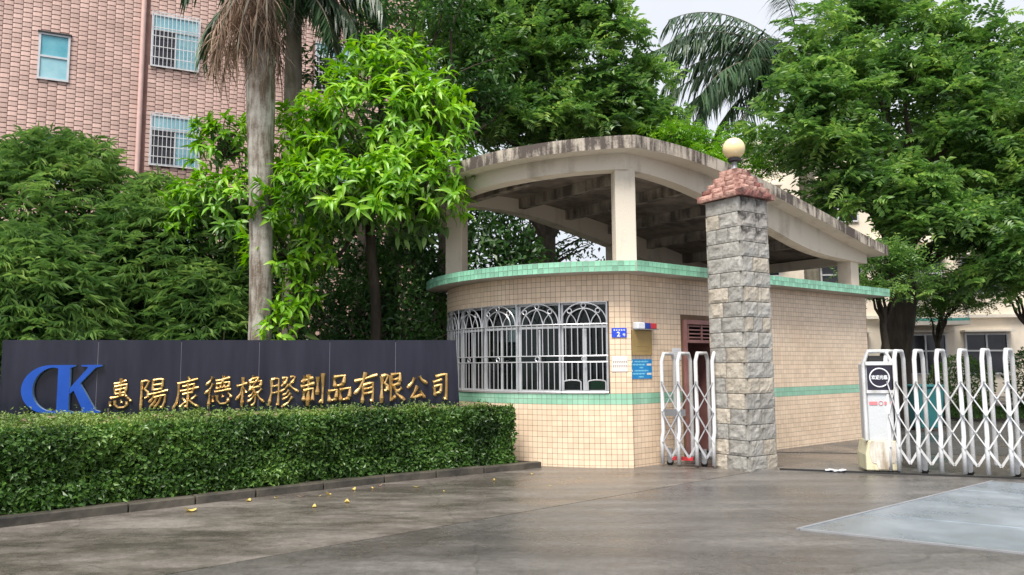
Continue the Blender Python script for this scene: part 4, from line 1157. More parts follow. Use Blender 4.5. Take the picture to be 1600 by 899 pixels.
def rand_dirs(n): return norm(rng.normal(size=(n, 3)))
def jitter(d, a): return norm(d + rng.normal(size=d.shape) * a)

def limb(a, b, r0, r1, sag=.0, n=7, wob=.05):
    a, b = V(*a), V(*b); L = np.linalg.norm(b - a); out = []
    ph = rng.uniform(0, 6, 3)
    for i in range(n + 1):
        f = i / n; p = a + (b - a) * f
        p = p + V(math.sin(f * 5 + ph[0]), math.sin(f * 4 + ph[1]), 0) * wob * L * f * (1 - f) * 2 + V(0, 0, -sag * L * f * (1 - f))
        out.append(p)
    return out, [r0 + (r1 - r0) * (i / n) ** .8 for i in range(n + 1)]

def clump_tree(name, label, base, fork, crown_c, crown_r, n_cl, cl_r, mat, leaf, trunk_r=.25, bark='bark', seed=1, per=40, group=None, cat='tree', only_front=False, lobes=None, flat=.55, n_limb=16, ht=None):
    """tapered trunk + limbs to leaf pads; leaves fill pads mostly on their upper, outer side"""
    global rng
    rng = np.random.default_rng(seed)
    e = empty(name, base, label, cat, group)
    base, fork = V(*base), V(*fork)
    tr = MB(); pts, rad = limb(base, fork, trunk_r * 1.25, trunk_r * .8, n=8, wob=.06); rad[0] *= 1.25
    tr.tube(pts, rad, 12)
    cents = []
    lobes = lobes or [(crown_c, crown_r, 1.0)]
    for c, r, wgt in lobes:
        m = int(n_cl * wgt); c, r = V(*c), V(*r)
        d = rand_dirs(m); d[:, 2] = np.where(d[:, 2] < -.55, -d[:, 2], d[:, 2])
        rr = rng.uniform(.45, 1.0, (m, 1)) ** .6
        cents.append(c + d * r * rr)
    cents = np.concatenate(cents)
    tr.build('trunk', M[bark], e, smooth=True)
    br = MB()
    sel = rng.choice(len(cents), min(n_limb, len(cents)), replace=False)
    for i in sel:
        q = cents[i]; mid = fork + (q - fork) * .45 + V(0, 0, .12 * np.linalg.norm(q - fork))
        pts, rad = limb(fork - V(0, 0, .2), mid, trunk_r * .5, trunk_r * .26, n=5, wob=.12)
        p2, r2 = limb(mid, q, trunk_r * .26, .015, n=6, wob=.14); br.tube(pts + p2[1:], rad + r2[1:], 7)
        for j in rng.choice(len(cents), 3):
            if np.linalg.norm(cents[j] - mid) < 2.6:
                p3, r3 = limb(mid, cents[j], trunk_r * .16, .012, n=5, wob=.14); br.tube(p3, r3, 5)
    br.build('branches', M[bark], e, smooth=True)
    leaf(e, cents, cl_r, mat, per, flat)
    return e

def pinnate(e, cents, cl_r, mat, per, flat, LL=.34, leaflets=12, lw=.035, ll=.085):
    m = len(cents)
    P, D = [], []
    rad = rng.uniform(.65, 1.25, m) * cl_r
    d = rand_dirs(m * per); d[:, 2] = np.abs(d[:, 2]) * .9 - .18
    d = norm(d)
    c = np.repeat(cents, per, 0); rr = np.repeat(rad, per)[:, None] * rng.uniform(.35, 1.0, (m * per, 1)) ** .5
    pos = c + d * rr * V(1, 1, flat)
    ax = norm(d * V(1, 1, .35) + rng.normal(size=d.shape) * .45 + V(0, 0, .12))
    L = rng.uniform(.7, 1.2, len(pos)) * LL
    n_ = leaflets
    t = (np.arange(n_) // 2 + .6) / (n_ / 2)
    side = np.where(np.arange(n_) % 2 == 0, 1.0, -1.0)
    up = norm(V(0, 0, 1) + rng.normal(size=pos.shape) * .35); s = norm(np.cross(up, ax)); u = np.cross(ax, s)
    lp = pos[:, None] + ax[:, None] * (t[None, :, None] * L[:, None, None]) - u[:, None] * (t[None, :, None] ** 2 * L[:, None, None] * .35)
    ld = s[:, None] * side[None, :, None] + ax[:, None] * .45 - u[:, None] * .25
    lp, ld = lp.reshape(-1, 3), ld.reshape(-1, 3); uu = np.repeat(u, n_, 0)
    k = len(lp)
    foliage('crown', lp, jitter(ld, .12), jitter(uu, .25), rng.uniform(.8, 1.25, k) * ll * LL / .34, rng.uniform(.8, 1.2, k) * lw * LL / .34, SIMPLE, mat, e)

def broad_clump(e, cents, cl_r, mat, per, flat, ll=.12, lw=.055, droop=.4, tpl=SIMPLE):
    m = len(cents); rad = rng.uniform(.65, 1.25, m) * cl_r
    d = rand_dirs(m * per); d[:, 2] = np.abs(d[:, 2]) * .9 - .2; d = norm(d)
    c = np.repeat(cents, per, 0); rr = np.repeat(rad, per)[:, None] * rng.uniform(.2, 1.0, (m * per, 1)) ** .5
    pos = c + d * rr * V(1, 1, flat); k = len(pos)
    ld = norm(d * V(1, 1, .5) + rng.normal(size=d.shape) * .5 + V(0, 0, -droop))
    foliage('crown', pos, ld, jitter(np.tile(V(0, 0, 1.), (k, 1)) + d * .6, .35), rng.uniform(.7, 1.3, k) * ll, rng.uniform(.8, 1.2, k) * lw, tpl, mat, e)

# ------------------------------------------------------------------ hedge
rng = np.random.default_rng(3)
def poly_lerp(P, f):
    P = [V(*p) for p in P]; L = [0]
    for a, b in zip(P[:-1], P[1:]): L.append(L[-1] + np.linalg.norm(b - a))
    q = f * L[-1]; out = np.empty((len(f), 2))
    X = np.array(P); out[:, 0] = np.interp(q, L, X[:, 0]); out[:, 1] = np.interp(q, L, X[:, 1]); return out
HF = [(-8.6, 5.5), (-6.9, 6.6), (-5.1, 7.82), (-4.2, 8.55), (-3.15, 9.42), (-1.85, 10.42), (-.75, 11.08), (.02, 11.42)]      # front line of the hedge
HB = [(-11.0, 9.35), (-9.0, 9.75), (-6.9, 10.22), (-5.2, 10.62), (-3.9, 10.92), (-2.4, 11.25), (-1.3, 11.50), (-.42, 11.72)]     # back line
HH = .885
HE = empty('clipped_hedge', (-3.0, 9.9, .07), 'long clipped dark green hedge in front of the black granite sign', 'hedge')
core_f, core_b = poly_lerp(HF, np.linspace(0, 1, 40)), poly_lerp(HB, np.linspace(0, 1, 40))
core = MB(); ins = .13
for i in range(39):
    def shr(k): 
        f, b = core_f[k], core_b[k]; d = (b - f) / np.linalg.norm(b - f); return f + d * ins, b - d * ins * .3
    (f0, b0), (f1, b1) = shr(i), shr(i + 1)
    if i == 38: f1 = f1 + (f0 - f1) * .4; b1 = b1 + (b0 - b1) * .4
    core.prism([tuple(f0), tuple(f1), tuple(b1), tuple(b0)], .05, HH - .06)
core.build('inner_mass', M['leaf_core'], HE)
def hbump(x, y, z): return noise.noise(Vector((x * 1.7, y * 1.7, z * 1.7))) * .07 + noise.noise(Vector((x * 5, y * 5, z * 5))) * .06
# front
NF = 44000
f = rng.uniform(.14, 1, NF); p2 = poly_lerp(HF, f); pn = poly_lerp(HF, np.clip(f + .004, 0, 1)) - poly_lerp(HF, np.clip(f - .004, 0, 1)); pn = pn / np.linalg.norm(pn, axis=1, keepdims=True)
on = np.stack([pn[:, 1], -pn[:, 0]], 1)
z = .06 + (HH - .06) * rng.uniform(0, 1, NF)
dep = rng.uniform(-.11, .05, NF) + np.array([hbump(a, b, c) for (a, b), c in zip(p2, z)]) * 1.1 - .07 * np.clip((z - HH + .1) / .1, 0, 1) + np.where(z < .3, rng.uniform(0, .22, NF) * np.clip(np.array([noise.noise(Vector((a * 1.3, b * 1.3, 7))) for a, b in p2]) + .25, 0, 1), 0)
pos = np.stack([p2[:, 0] + on[:, 0] * dep, p2[:, 1] + on[:, 1] * dep, z], 1)
nd = np.stack([on[:, 0], on[:, 1], np.full(NF, .25)], 1)
rnd = rng.normal(size=(NF, 3))
foliage('front_leaves', pos, norm(rnd * V(1, 1, .9) + nd * .7 + V(0, 0, -.2)), jitter(nd, .5), rng.uniform(.045, .085, NF), rng.uniform(.026, .046, NF), SIMPLE, M['leaf_hedge'], HE, 'stuff')
# top
NT = 26000
f = rng.uniform(.05, 1, NT); g_ = rng.uniform(0, 1, NT); a_, b_ = poly_lerp(HF, f), poly_lerp(HB, f)
p2 = a_ + (b_ - a_) * g_[:, None]
zz = HH + np.array([hbump(x * .8, y * .8, 3.3) for x, y in p2]) * .9 + rng.normal(0, .016, NT) + rng.uniform(0, 1, NT) ** 14 * .10
pos = np.stack([p2[:, 0], p2[:, 1], zz - .02 - .06 * (g_ < .03)], 1)
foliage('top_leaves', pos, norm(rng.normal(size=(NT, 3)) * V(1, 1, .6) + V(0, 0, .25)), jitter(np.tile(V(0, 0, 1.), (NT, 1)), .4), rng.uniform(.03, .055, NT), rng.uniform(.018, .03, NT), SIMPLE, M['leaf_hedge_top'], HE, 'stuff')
# right end
NE = 7000
g_ = rng.uniform(0, 1, NE); a_, b_ = V(*HF[-1]), V(*HB[-1]); p2 = a_ + (b_ - a_) * g_[:, None]; z = .05 + (HH - .05) * rng.uniform(0, 1, NE)
en = V(.9, .35); p2 = p2 - np.outer(np.clip((np.abs(g_ - .5) - .2) * .9, 0, 1) ** 1.5 + np.clip((z - .62) / .27, 0, 1) ** 2 * .12, en)
dep = rng.uniform(-.14, .05, NE) + np.array([hbump(a, b, c + 9) for (a, b), c in zip(p2, z)]) * 1.4 + .04 * (z < .4)
pos = np.stack([p2[:, 0] + en[0] * dep, p2[:, 1] + en[1] * dep, z], 1)
foliage('end_leaves', pos, norm(rng.normal(size=(NE, 3)) + V(.6, .0, 0)), jitter(np.tile(V(.9, -.2, .4), (NE, 1)), .5), rng.uniform(.035, .065, NE), rng.uniform(.022, .036, NE), SIMPLE, M['leaf_hedge'], HE, 'stuff')
tw = MB()
for i in range(60):
    f1 = rng.uniform(.2, 1, 1); p = poly_lerp(HF, f1)[0] + (poly_lerp(HB, f1)[0] - poly_lerp(HF, f1)[0]) * rng.uniform(0, .8); h = rng.uniform(.05, .14)
    tw.tube([P3(p, HH - .04), P3(p + rng.normal(0, .02, 2), HH + h)], .0025, 4)
f = rng.uniform(.15, 1, 90); g_ = rng.uniform(.02, .7, 90); a_, b_ = poly_lerp(HF, f), poly_lerp(HB, f); p2 = a_ + (b_ - a_) * g_[:, None]
foliage('dry_leaves', np.column_stack([p2, np.full(90, HH + .035) + rng.normal(0, .012, 90)]), norm(rng.normal(size=(90, 3)) * V(1, 1, .15)), jitter(np.tile(V(0, 0, 1.), (90, 1)), .25), rng.uniform(.06, .13, 90), rng.uniform(.03, .05, 90), BROAD, M['leaf_dead'], HE, 'stuff')
for i in range(46):
    f1 = rng.uniform(.2, 1, 1); q0 = poly_lerp(HF, f1)[0]; h = rng.uniform(.3, HH); dd = V(.55, -.8) * rng.uniform(.05, .14)
    tw.tube([P3(q0, h), P3(q0 + dd, h + rng.uniform(-.02, .08))], .002, 4)
tw.build('twigs', M['bark_pale'], HE)['kind'] = 'stuff'

# ------------------------------------------------------------------ fallen leaves
rs = random.Random(5)
LEAF_SPOTS = [(-3.365, 8.166, 1.35), (-2.955, 8.753, 1), (-2.701, 8.95, 0.7), (-2.718, 9.303, 0.9), (-2.452, 9.025, 0.9), (-2.122, 8.372, 0.8), (-2.24, 9.06, 0.5), (-2.157, 9.144, 1.0), (-1.83, 8.629, 1.1), (-1.94, 9.505, 0.9), (-1.716, 9.592, 0.6), (-1.672, 9.79, 0.9), (-1.193, 9.668, 0.8), (-0.822, 9.315, 0.5), (-0.602, 10.817, 0.6), (-0.25, 10.151, 1.0), (0.262, 10.712, 0.6), (-0.33, 8.938, 0.4), (0.458, 9.695, 0.4), (0.868, 10.324, 0.5)]
LEAF_RANK = [0, 1, 2, 3, 4, 5, 6, 7, 8, 9, 10, 11, 12, 13, 14, 16, 17, 15, 18, 19]
for i, (lx, ly, s_) in enumerate(LEAF_SPOTS):
    q = (lx, ly); L = .10 * s_; W_ = L * (.8 if i == 0 else rs.uniform(.3, .55)); a = rs.uniform(0, 6.28)
    nseg = 6; vs = []; fs = []
    for k in range(nseg + 1):
        t = k / nseg; w = W_ * .5 * math.sin(math.pi * (t * .92 + .04)) ** .8; cu_ = .22 * L * (2 * t - 1) ** 2 + .004
        for j in (-1, 0, 1): vs.append(((t - .5) * L, j * w, cu_ + abs(j) * .10 * W_))
    for k in range(nseg):
        for j in (0, 1): fs.append((k * 3 + j, k * 3 + 3 + j, k * 3 + 4 + j, k * 3 + 1 + j))
    me = bpy.data.meshes.new('fallen_leaf'); me.from_pydata(vs, [], fs); me.materials.append(M['leaf_yellow'] if i not in (4, 11, 17) else M['leaf_dead'])
    o = link('fallen_leaf', me); o.location = (q[0], q[1], .013); o.rotation_euler = (rs.gauss(0, .12), rs.gauss(0, .12), a)
    ORD = ('first', 'second', 'third', 'fourth', 'fifth', 'sixth', 'seventh', 'eighth', 'ninth', 'tenth', 'eleventh', 'twelfth', 'thirteenth', 'fourteenth', 'fifteenth', 'sixteenth', 'seventeenth', 'eighteenth', 'nineteenth', 'twentieth')
    rank = LEAF_RANK[i]
    lab = 'large round yellow leaf lying alone on the wet road before the hedge' if i == 0 else 'small curled %s leaf on the wet road, %s fallen leaf from the left' % ('brown' if i in (4, 11, 17) else 'yellow', ORD[rank])
    tag(o, lab, 'leaf', 'yellow leaves fallen along the kerb')

# ------------------------------------------------------------------ royal palms
def palm_trunk(e, base, h, prof, mat, lean=(0, 0)):
    mb = MB(); b = V(*base); n_ = int(h / .045); pts = []; rad = []
    for i in range(n_ + 1):
        f = i / n_; r_ = float(np.interp(f, *prof)); r_ *= 1 + (.014 if i % 3 == 0 else 0) + .008 * math.sin(i * 1.7)
        pts.append(b + V(lean[0] * f + .03 * math.sin(f * 5), lean[1] * f, h * f)); rad.append(r_)
    mb.tube(pts, rad, 18); return mb.build('trunk', mat, e, smooth=True)
def fronds(e, c, specs, mat, leaf_l=.62, leaf_w=.032, n=46, hang=1.0, name='frond', mess=.14):
    """specs: (azimuth, elevation, length, curl). Each frond: arched rachis with two ranks of hanging leaflets."""
    c = V(*c)
    for az, el, L, curl in specs:
        a, el_ = R(az), R(el); N = 22; p = c.copy(); pts = [p.copy()]; dirs = []
        for i in range(N):
            ee = el_ - R(curl) * (i / N) ** 1.15
            d = V(math.cos(a) * math.cos(ee), math.sin(a) * math.cos(ee), math.sin(ee)); dirs.append(d); p = p + d * L / N; pts.append(p.copy())
        dirs.append(dirs[-1])
        pts_a, dir_a = np.array(pts), np.array(dirs)
        t = rng.uniform(.12, 1, n * 2); t.sort(); ix = t * N; lo = np.clip(ix.astype(int), 0, N - 1); fr_ = (ix - lo)[:, None]
        pos = pts_a[lo] * (1 - fr_) + pts_a[lo + 1] * fr_; dd = dir_a[lo]
        up = V(0, 0, 1.); sd = norm(np.cross(dd, up)); sg = np.where(np.arange(len(t)) % 2 == 0, 1., -1.)[:, None]
        ld = sd * sg * .8 + dd * .55 + V(0, 0, -.62 * hang) + rng.normal(size=pos.shape) * mess
        LL = leaf_l * (1 - .55 * np.abs(t - .45) ** 1.3) * rng.uniform(.75 - mess, 1.15 + mess * .6, len(t))
        v, fs = leaf_arrays(pos, ld, np.tile(V(0, 0, 1.), (len(t), 1)) + sd * sg * .3, LL, np.full(len(t), leaf_w), STRAP)
        fo = np_obj(name, v, fs, mat, e)
        MB().tube(pts, [.028 * (1 - .85 * i / N) + .004 for i in range(N + 1)], 6).build('rachis', M['bark_pale'], fo, smooth=True)

rng = np.random.default_rng(21)
P1 = empty('royal_palm', (-4.14, 12.6, .07), 'pale ringed palm trunk with a skirt of brown dead fronds behind the sign', 'palm tree')
palm_trunk(P1, (-4.14, 12.6, .0), 8.1, ([0, .12, .3, .55, .72, .85, 1], [.235, .21, .18, .195, .235, .24, .20]), M['palm_trunk'], (-.10, 0))
cr = V(-4.22, 12.6, 8.35)
fronds(P1, cr, [(200, -56, 2.1, 26), (240, -66, 1.5, 22), (275, -62, 2.2, 26), (310, -72, 1.9, 14), (340, -74, 1.9, 12), (160, -50, 2.0, 36), (220, -50, 2.0, 38), (255, -56, 2.1, 32), (190, -38, 1.7, 50), (295, -58, 1.7, 30), (210, -70, 1.6, 16), (265, -72, 1.7, 16)], M['leaf_dead'], .72, .013, 56, 1.7, 'dead_frond', .5)
fronds(P1, cr + V(0, 0, .8), [(a, 45, 3.4, 95) for a in range(10, 370, 40)], M['leaf_palm'], .6, .035, 40)
P2 = empty('royal_palm', (-4.95, 17.0, .07), 'second palm trunk half hidden behind the bright green tree, with drooping dark fronds', 'palm tree')
palm_trunk(P2, (-4.95, 17.0, 0), 9.6, ([0, .3, .6, .85, 1], [.22, .19, .20, .20, .16]), M['palm_trunk_b'])
fronds(P2, (-4.95, 17.0, 10.3), [(a, 5 + (a * 7) % 30, 2.4 + (a % 7) * .12, 95) for a in range(15, 375, 33)] + [(285, -25, 2.2, 55), (320, -30, 2.4, 50), (345, -15, 2.5, 70), (5, -20, 2.4, 60), (250, -35, 2.0, 45)], M['leaf_palm'], .85, .05, 60, 1.3)
P3_ = empty('royal_palm', (10.6, 27.0, 0), 'far palm with long arching fronds rising left of the tall tree on the right', 'palm tree')
palm_trunk(P3_, (10.6, 27.0, 0), 11.4, ([0, .4, .8, 1], [.3, .27, .27, .2]), M['palm_trunk_b'])
fronds(P3_, (10.6, 27.0, 12.1), [(185, 25, 5.6, 75), (205, 8, 5.2, 68), (170, 40, 5.8, 80), (150, 20, 5.0, 75), (195, -12, 4.8, 58), (225, 30, 4.6, 90), (178, 55, 5.2, 85), (90, 50, 4.6, 90), (60, 40, 4.6, 90), (20, 55, 4.6, 80), (330, 60, 4.6, 80), (280, 65, 4.4, 90), (240, 60, 4.4, 90), (215, -18, 4.4, 40), (192, 38, 6.0, 78), (182, 5, 5.4, 62), (200, -2, 5.6, 60), (180, 35, 6.4, 70), (197, 48, 6.0, 80), (172, 18, 6.0, 72), (208, 10, 5.4, 66)], M['leaf_palm'], 1.25, .05, 70, 1.2)
P4 = empty('royal_palm', (6.9, 33.0, 0), 'distant palm with drooping fronds seen between the two big trees', 'palm tree')
palm_trunk(P4, (6.9, 33.0, 0), 10.2, ([0, .4, .8, 1], [.3, .27, .27, .2]), M['palm_trunk_b'])
fronds(P4, (6.9, 33.0, 10.8), [(a, 35 - (a % 3) * 14, 4.6, 85) for a in range(5, 365, 30)], M['leaf_palm'], 1.1, .06, 64, 1.2)

# ------------------------------------------------------------------ bright broadleaf tree with whorled shoots
rng = np.random.default_rng(31)
BT = empty('bright_tree', (-2.75, 13.5, .07), 'bright yellow-green broadleaf tree with drooping leaf whorls beside the palm trunk', 'tree')
bt = MB(); pts, rad = limb((-2.55, 13.6, 0), (-2.5, 13.5, 4.6), .12, .08, n=9, wob=.05); bt.tube(pts, rad, 10); bt.build('trunk', M['bark'], BT, smooth=True)
LOBES = [((-2.35, 12.9, 5.35), (1.4, 1.0, 1.5), 170), ((-2.75, 12.5, 4.25), (1.5, .9, .8), 120), ((-1.6, 12.4, 4.3), (1.0, .75, .95), 100), ((-1.3, 12.8, 5.5), (.65, .6, 1.1), 56),
         ((-2.2, 13.2, 6.6), (1.05, .9, .75), 64), ((-4.9, 13.5, 4.3), (1.25, .6, .95), 105), ((-3.7, 12.9, 3.5), (.85, .5, .7), 60), ((-3.6, 12.9, 2.6), (.35, .35, .8), 26), ((-5.3, 13.8, 5.6), (.6, .5, .7), 34), ((-3.5, 13.2, 5.3), (.75, .6, 1.0), 66)]
sh_p, sh_d = [], []
br = MB()
for c, r_, k in LOBES:
    c, r_ = V(*c), V(*r_)
    d = rand_dirs(k * 2); d = d[(d[:, 1] < .55)][:k]
    d[:, 2] = np.where(d[:, 2] < -.5, -d[:, 2] * .6, d[:, 2]); d = norm(d)
    rr = rng.uniform(.62, 1.06, (len(d), 1))
    sp_ = c + d * r_ * rr; sh_p.append(sp_); sh_d.append(norm(d + V(0, -.15, .35) + rng.normal(size=d.shape) * .25))
    for i in range(min(9, len(d))):
        p_, q_ = limb(c + V(0, .3, -.3) * r_, sp_[i], .03, .006, n=5, wob=.15); br.tube(p_, q_, 5)
    p_, q_ = limb((-2.5, 13.5, 4.5), c + V(0, .3, .0) * r_, .05, .02, n=6, wob=.12); br.tube(p_, q_, 6)
br.build('branches', M['bark'], BT, smooth=True)
sh_p, sh_d = np.concatenate(sh_p), np.concatenate(sh_d)
LP_, LD_, LU_ = [], [], []
for p_, d_ in zip(sh_p, sh_d):
    k = rng.integers(7, 12); a0 = rng.uniform(0, 6.28)
    s_ = norm(np.cross(d_, V(.3, .2, 1.))); u_ = np.cross(d_, s_)
    for j in range(k):
        a = a0 + j * 2.4; tilt = rng.uniform(.2, 1.3)
        ld = d_ * math.cos(tilt * 1.2) + (s_ * math.cos(a) + u_ * math.sin(a)) * math.sin(tilt * 1.2) + V(0, 0, -.2 - .5 * rng.random()) + rng.normal(0, .12, 3)
        LP_.append(p_ + d_ * (-.012 * j) + rng.normal(0, .012, 3)); LD_.append(ld); LU_.append(d_ + V(0, 0, .5))
LP_, LD_, LU_ = np.array(LP_), np.array(LD_), np.array(LU_)
k = len(LP_)
foliage('crown', LP_, LD_, jitter(LU_, .2), rng.uniform(.11, .32, k), rng.uniform(.055, .105, k), BROAD, M['leaf_bright'], BT)
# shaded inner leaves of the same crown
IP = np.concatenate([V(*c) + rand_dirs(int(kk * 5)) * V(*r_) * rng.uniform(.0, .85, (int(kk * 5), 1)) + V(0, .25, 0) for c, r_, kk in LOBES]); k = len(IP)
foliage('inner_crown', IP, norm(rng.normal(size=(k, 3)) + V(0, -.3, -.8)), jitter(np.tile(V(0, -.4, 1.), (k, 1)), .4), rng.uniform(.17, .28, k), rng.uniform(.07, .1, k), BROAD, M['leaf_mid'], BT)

# ------------------------------------------------------------------ bamboo
def bamboo(label, c, r_, n_spray, seed, mat, culms=14):
    global rng
    rng = np.random.default_rng(seed); c, r_ = V(*c), V(*r_)
    e = empty('bamboo_clump', (c[0], c[1], .07), label, 'bamboo', 'bamboo clumps behind the sign')
    for i in range(culms):
        a = rng.uniform(0, 6.28); b0 = V(c[0] + rng.normal(0, .5), c[1] + rng.normal(0, .4), .05)
        tip = V(c[0] + r_[0] * .8 * math.cos(a), c[1] + r_[1] * .8 * math.sin(a), c[2] + r_[2] * rng.uniform(.35, .85))
        pts = [b0 * (1 - f) ** 2 + (V(b0[0], b0[1], tip[2] * 1.15)) * 2 * f * (1 - f) + tip * f * f for f in np.linspace(0, 1, 12)]
        MB().tube(pts, [.022 * (1 - .8 * f) for f in np.linspace(0, 1, 12)], 6).build('culm', M['culm'], e, smooth=True)
    d = rand_dirs(n_spray); d = d[(d[:, 1] < .5)]; d[:, 2] = np.where(d[:, 2] < -.75, -d[:, 2], d[:, 2])
    lump = np.array([noise.noise(Vector(tuple(q * 2.3 + seed))) for q in d])[:, None]
    pos = c + d * r_ * (rng.uniform(.5, 1.02, (len(d), 1)) ** .45 + lump * .16)
    pos[:, 2] = np.maximum(pos[:, 2], .2)
    ax = norm(d * V(1, 1, .2) + rng.normal(size=d.shape) * .5 + V(0, -.1, -.16))
    k = 8
    P_ = np.repeat(pos, k, 0); A_ = np.repeat(ax, k, 0); t = np.tile(np.linspace(-1.3, 1.3, k), len(pos)) + rng.normal(0, .1, len(P_))
    s_ = norm(np.cross(A_, np.tile(V(0, 0, 1.), (len(A_), 1)) + rng.normal(size=A_.shape) * .2))
    ld = A_ * np.cos(t * .85)[:, None] + s_ * np.sin(t * .85)[:, None] + V(0, 0, -.22)
    P_ = P_ + A_ * rng.uniform(-.08, .08, (len(P_), 1))
    foliage('leaf_sprays', P_, ld, jitter(np.tile(V(0, -.3, 1.), (len(P_), 1)), .3), rng.uniform(.16, .30, len(P_)), rng.uniform(.020, .033, len(P_)), SIMPLE, mat, e)
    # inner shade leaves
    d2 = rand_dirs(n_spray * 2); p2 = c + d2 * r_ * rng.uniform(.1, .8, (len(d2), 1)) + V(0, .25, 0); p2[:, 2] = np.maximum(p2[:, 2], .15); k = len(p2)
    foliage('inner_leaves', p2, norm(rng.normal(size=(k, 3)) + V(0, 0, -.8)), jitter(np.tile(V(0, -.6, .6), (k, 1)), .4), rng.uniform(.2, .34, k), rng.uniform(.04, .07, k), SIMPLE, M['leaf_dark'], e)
    return e
bamboo('tall dense bamboo clump at the far left behind the sign', (-9.0, 14.6, 3.3), (2.3, 1.9, 2.75), 3400, 41, M['leaf_bamboo'])
bamboo('lower arching bamboo clump between the tall bamboo and the palm trunk', (-6.5, 14.4, 2.9), (1.75, 1.4, 2.15), 2300, 42, M['leaf_bamboo'])
bamboo('leaning bamboo at the left picture edge close behind the sign', (-8.1, 12.6, 2.3), (1.5, 1.0, 1.5), 1500, 43, M['leaf_bamboo'], 8)
bamboo('small shaded bamboo thicket just left of the palm trunk', (-5.4, 13.6, 1.9), (1.0, .7, 1.5), 700, 44, M['leaf_bamboo'], 7)

# ------------------------------------------------------------------ shaded undergrowth behind the sign
def shrub(name, label, c, r_, n, seed, mat, ll, lw, cat='shrub', group=None, tpl=SIMPLE, shell=.55, core=True):
    global rng
    rng = np.random.default_rng(seed); c, r_ = V(*c), V(*r_)
    e = empty(name, (c[0], c[1], .0), label, cat, group)
    st = MB()
    for i in range(6):
        q = c + rand_dirs(1)[0] * r_ * .6; p_, rd = limb((c[0] + rng.normal(0, .12), c[1] + rng.normal(0, .12), 0), q, .03, .008, n=5, wob=.12); st.tube(p_, rd, 5)
    st.build('stems', M['bark'], e)
    d = rand_dirs(n); lump = np.array([noise.noise(Vector(tuple(q * 3 + seed))) for q in d])[:, None]
    pos = c + d * r_ * (rng.uniform(shell, 1.0, (n, 1)) ** .5 + lump * .2); pos[:, 2] = np.maximum(pos[:, 2], .05)
    foliage('foliage', pos, norm(d * .6 + rng.normal(size=d.shape) * .7 + V(0, 0, -.2)), jitter(d + V(0, 0, .6), .4), rng.uniform(.7, 1.3, n) * ll, rng.uniform(.8, 1.2, n) * lw, tpl, mat, e)
    return e
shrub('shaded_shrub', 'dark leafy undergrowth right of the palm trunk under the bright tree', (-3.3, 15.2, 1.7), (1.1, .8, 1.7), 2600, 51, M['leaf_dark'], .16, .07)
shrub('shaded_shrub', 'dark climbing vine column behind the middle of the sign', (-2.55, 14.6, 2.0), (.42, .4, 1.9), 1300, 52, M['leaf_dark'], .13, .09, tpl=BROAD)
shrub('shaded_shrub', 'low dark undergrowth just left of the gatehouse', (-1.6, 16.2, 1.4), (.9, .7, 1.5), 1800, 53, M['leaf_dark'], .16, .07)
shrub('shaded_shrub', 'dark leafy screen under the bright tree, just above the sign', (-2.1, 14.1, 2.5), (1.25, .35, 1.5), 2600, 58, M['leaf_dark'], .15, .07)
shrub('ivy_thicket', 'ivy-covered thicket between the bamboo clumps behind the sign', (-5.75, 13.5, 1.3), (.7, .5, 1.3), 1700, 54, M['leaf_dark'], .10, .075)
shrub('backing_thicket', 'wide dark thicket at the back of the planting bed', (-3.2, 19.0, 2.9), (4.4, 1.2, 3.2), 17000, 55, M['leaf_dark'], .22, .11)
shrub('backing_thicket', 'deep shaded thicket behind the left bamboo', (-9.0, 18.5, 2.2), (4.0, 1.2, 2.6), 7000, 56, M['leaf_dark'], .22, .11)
shrub('yellow_green_sapling', 'yellow-green sapling low against the palm trunk', (-3.75, 12.35, 2.0), (.26, .22, .62), 170, 57, M['leaf_bright'], .20, .08, tpl=BROAD)
rng = np.random.default_rng(61)
for i, (x, y, r_, h, lab) in enumerate(((-2.35, 14.9, .17, 6.0, 'dark tree trunk wrapped in hanging roots behind the sign'), (-1.35, 15.0, .13, 5.5, 'thin dark trunk close to the left end of the gatehouse'), (-3.25, 16.3, .14, 6.5, 'slim dark trunk in the shade right of the palm'))):
    e = empty('shaded_tree', (x, y, 0), lab, 'tree', 'trunks in the shade behind the sign')
    mb = MB(); p_, q_ = limb((x, y, 0), (x + rng.normal(0, .3), y + .4, h), r_ * 1.3, r_ * .7, n=10, wob=.04); mb.tube(p_, q_, 10); mb.build('trunk', M['bark'], e, smooth=True)
    rt_ = MB()
    for j in range(12):
        a = rng.uniform(0, 6.28); h2 = rng.uniform(1.8, 3.6); d = V(math.cos(a), math.sin(a), 0)
        p_, q_ = limb(V(x, y, h2) + d * r_ * .8, V(x, y, 0) + d * r_ * rng.uniform(1.3, 4.0), .012, .016, n=7, wob=.06); rt_.tube(p_, q_, 5)
    rt_.build('hanging_roots', M['bark_pale'], e, smooth=True)
# dead stems criss-crossing under the tree
ds = MB()
for j in range(34):
    a = V(rng.uniform(-3.6, -1.9), rng.uniform(14.0, 14.6), rng.uniform(1.2, 2.2)); b = a + V(rng.normal(0, .6), rng.normal(0, .2), rng.uniform(.4, 1.7)); p_, q_ = limb(a, b, .008, .005, n=5, wob=.12); ds.tube(p_, q_, 4)
o = ds.build('dead_stems', M['bark_pale'], None); tag(o, 'tangle of bare dry stems in the shade behind the sign', 'stems', kind='stuff')

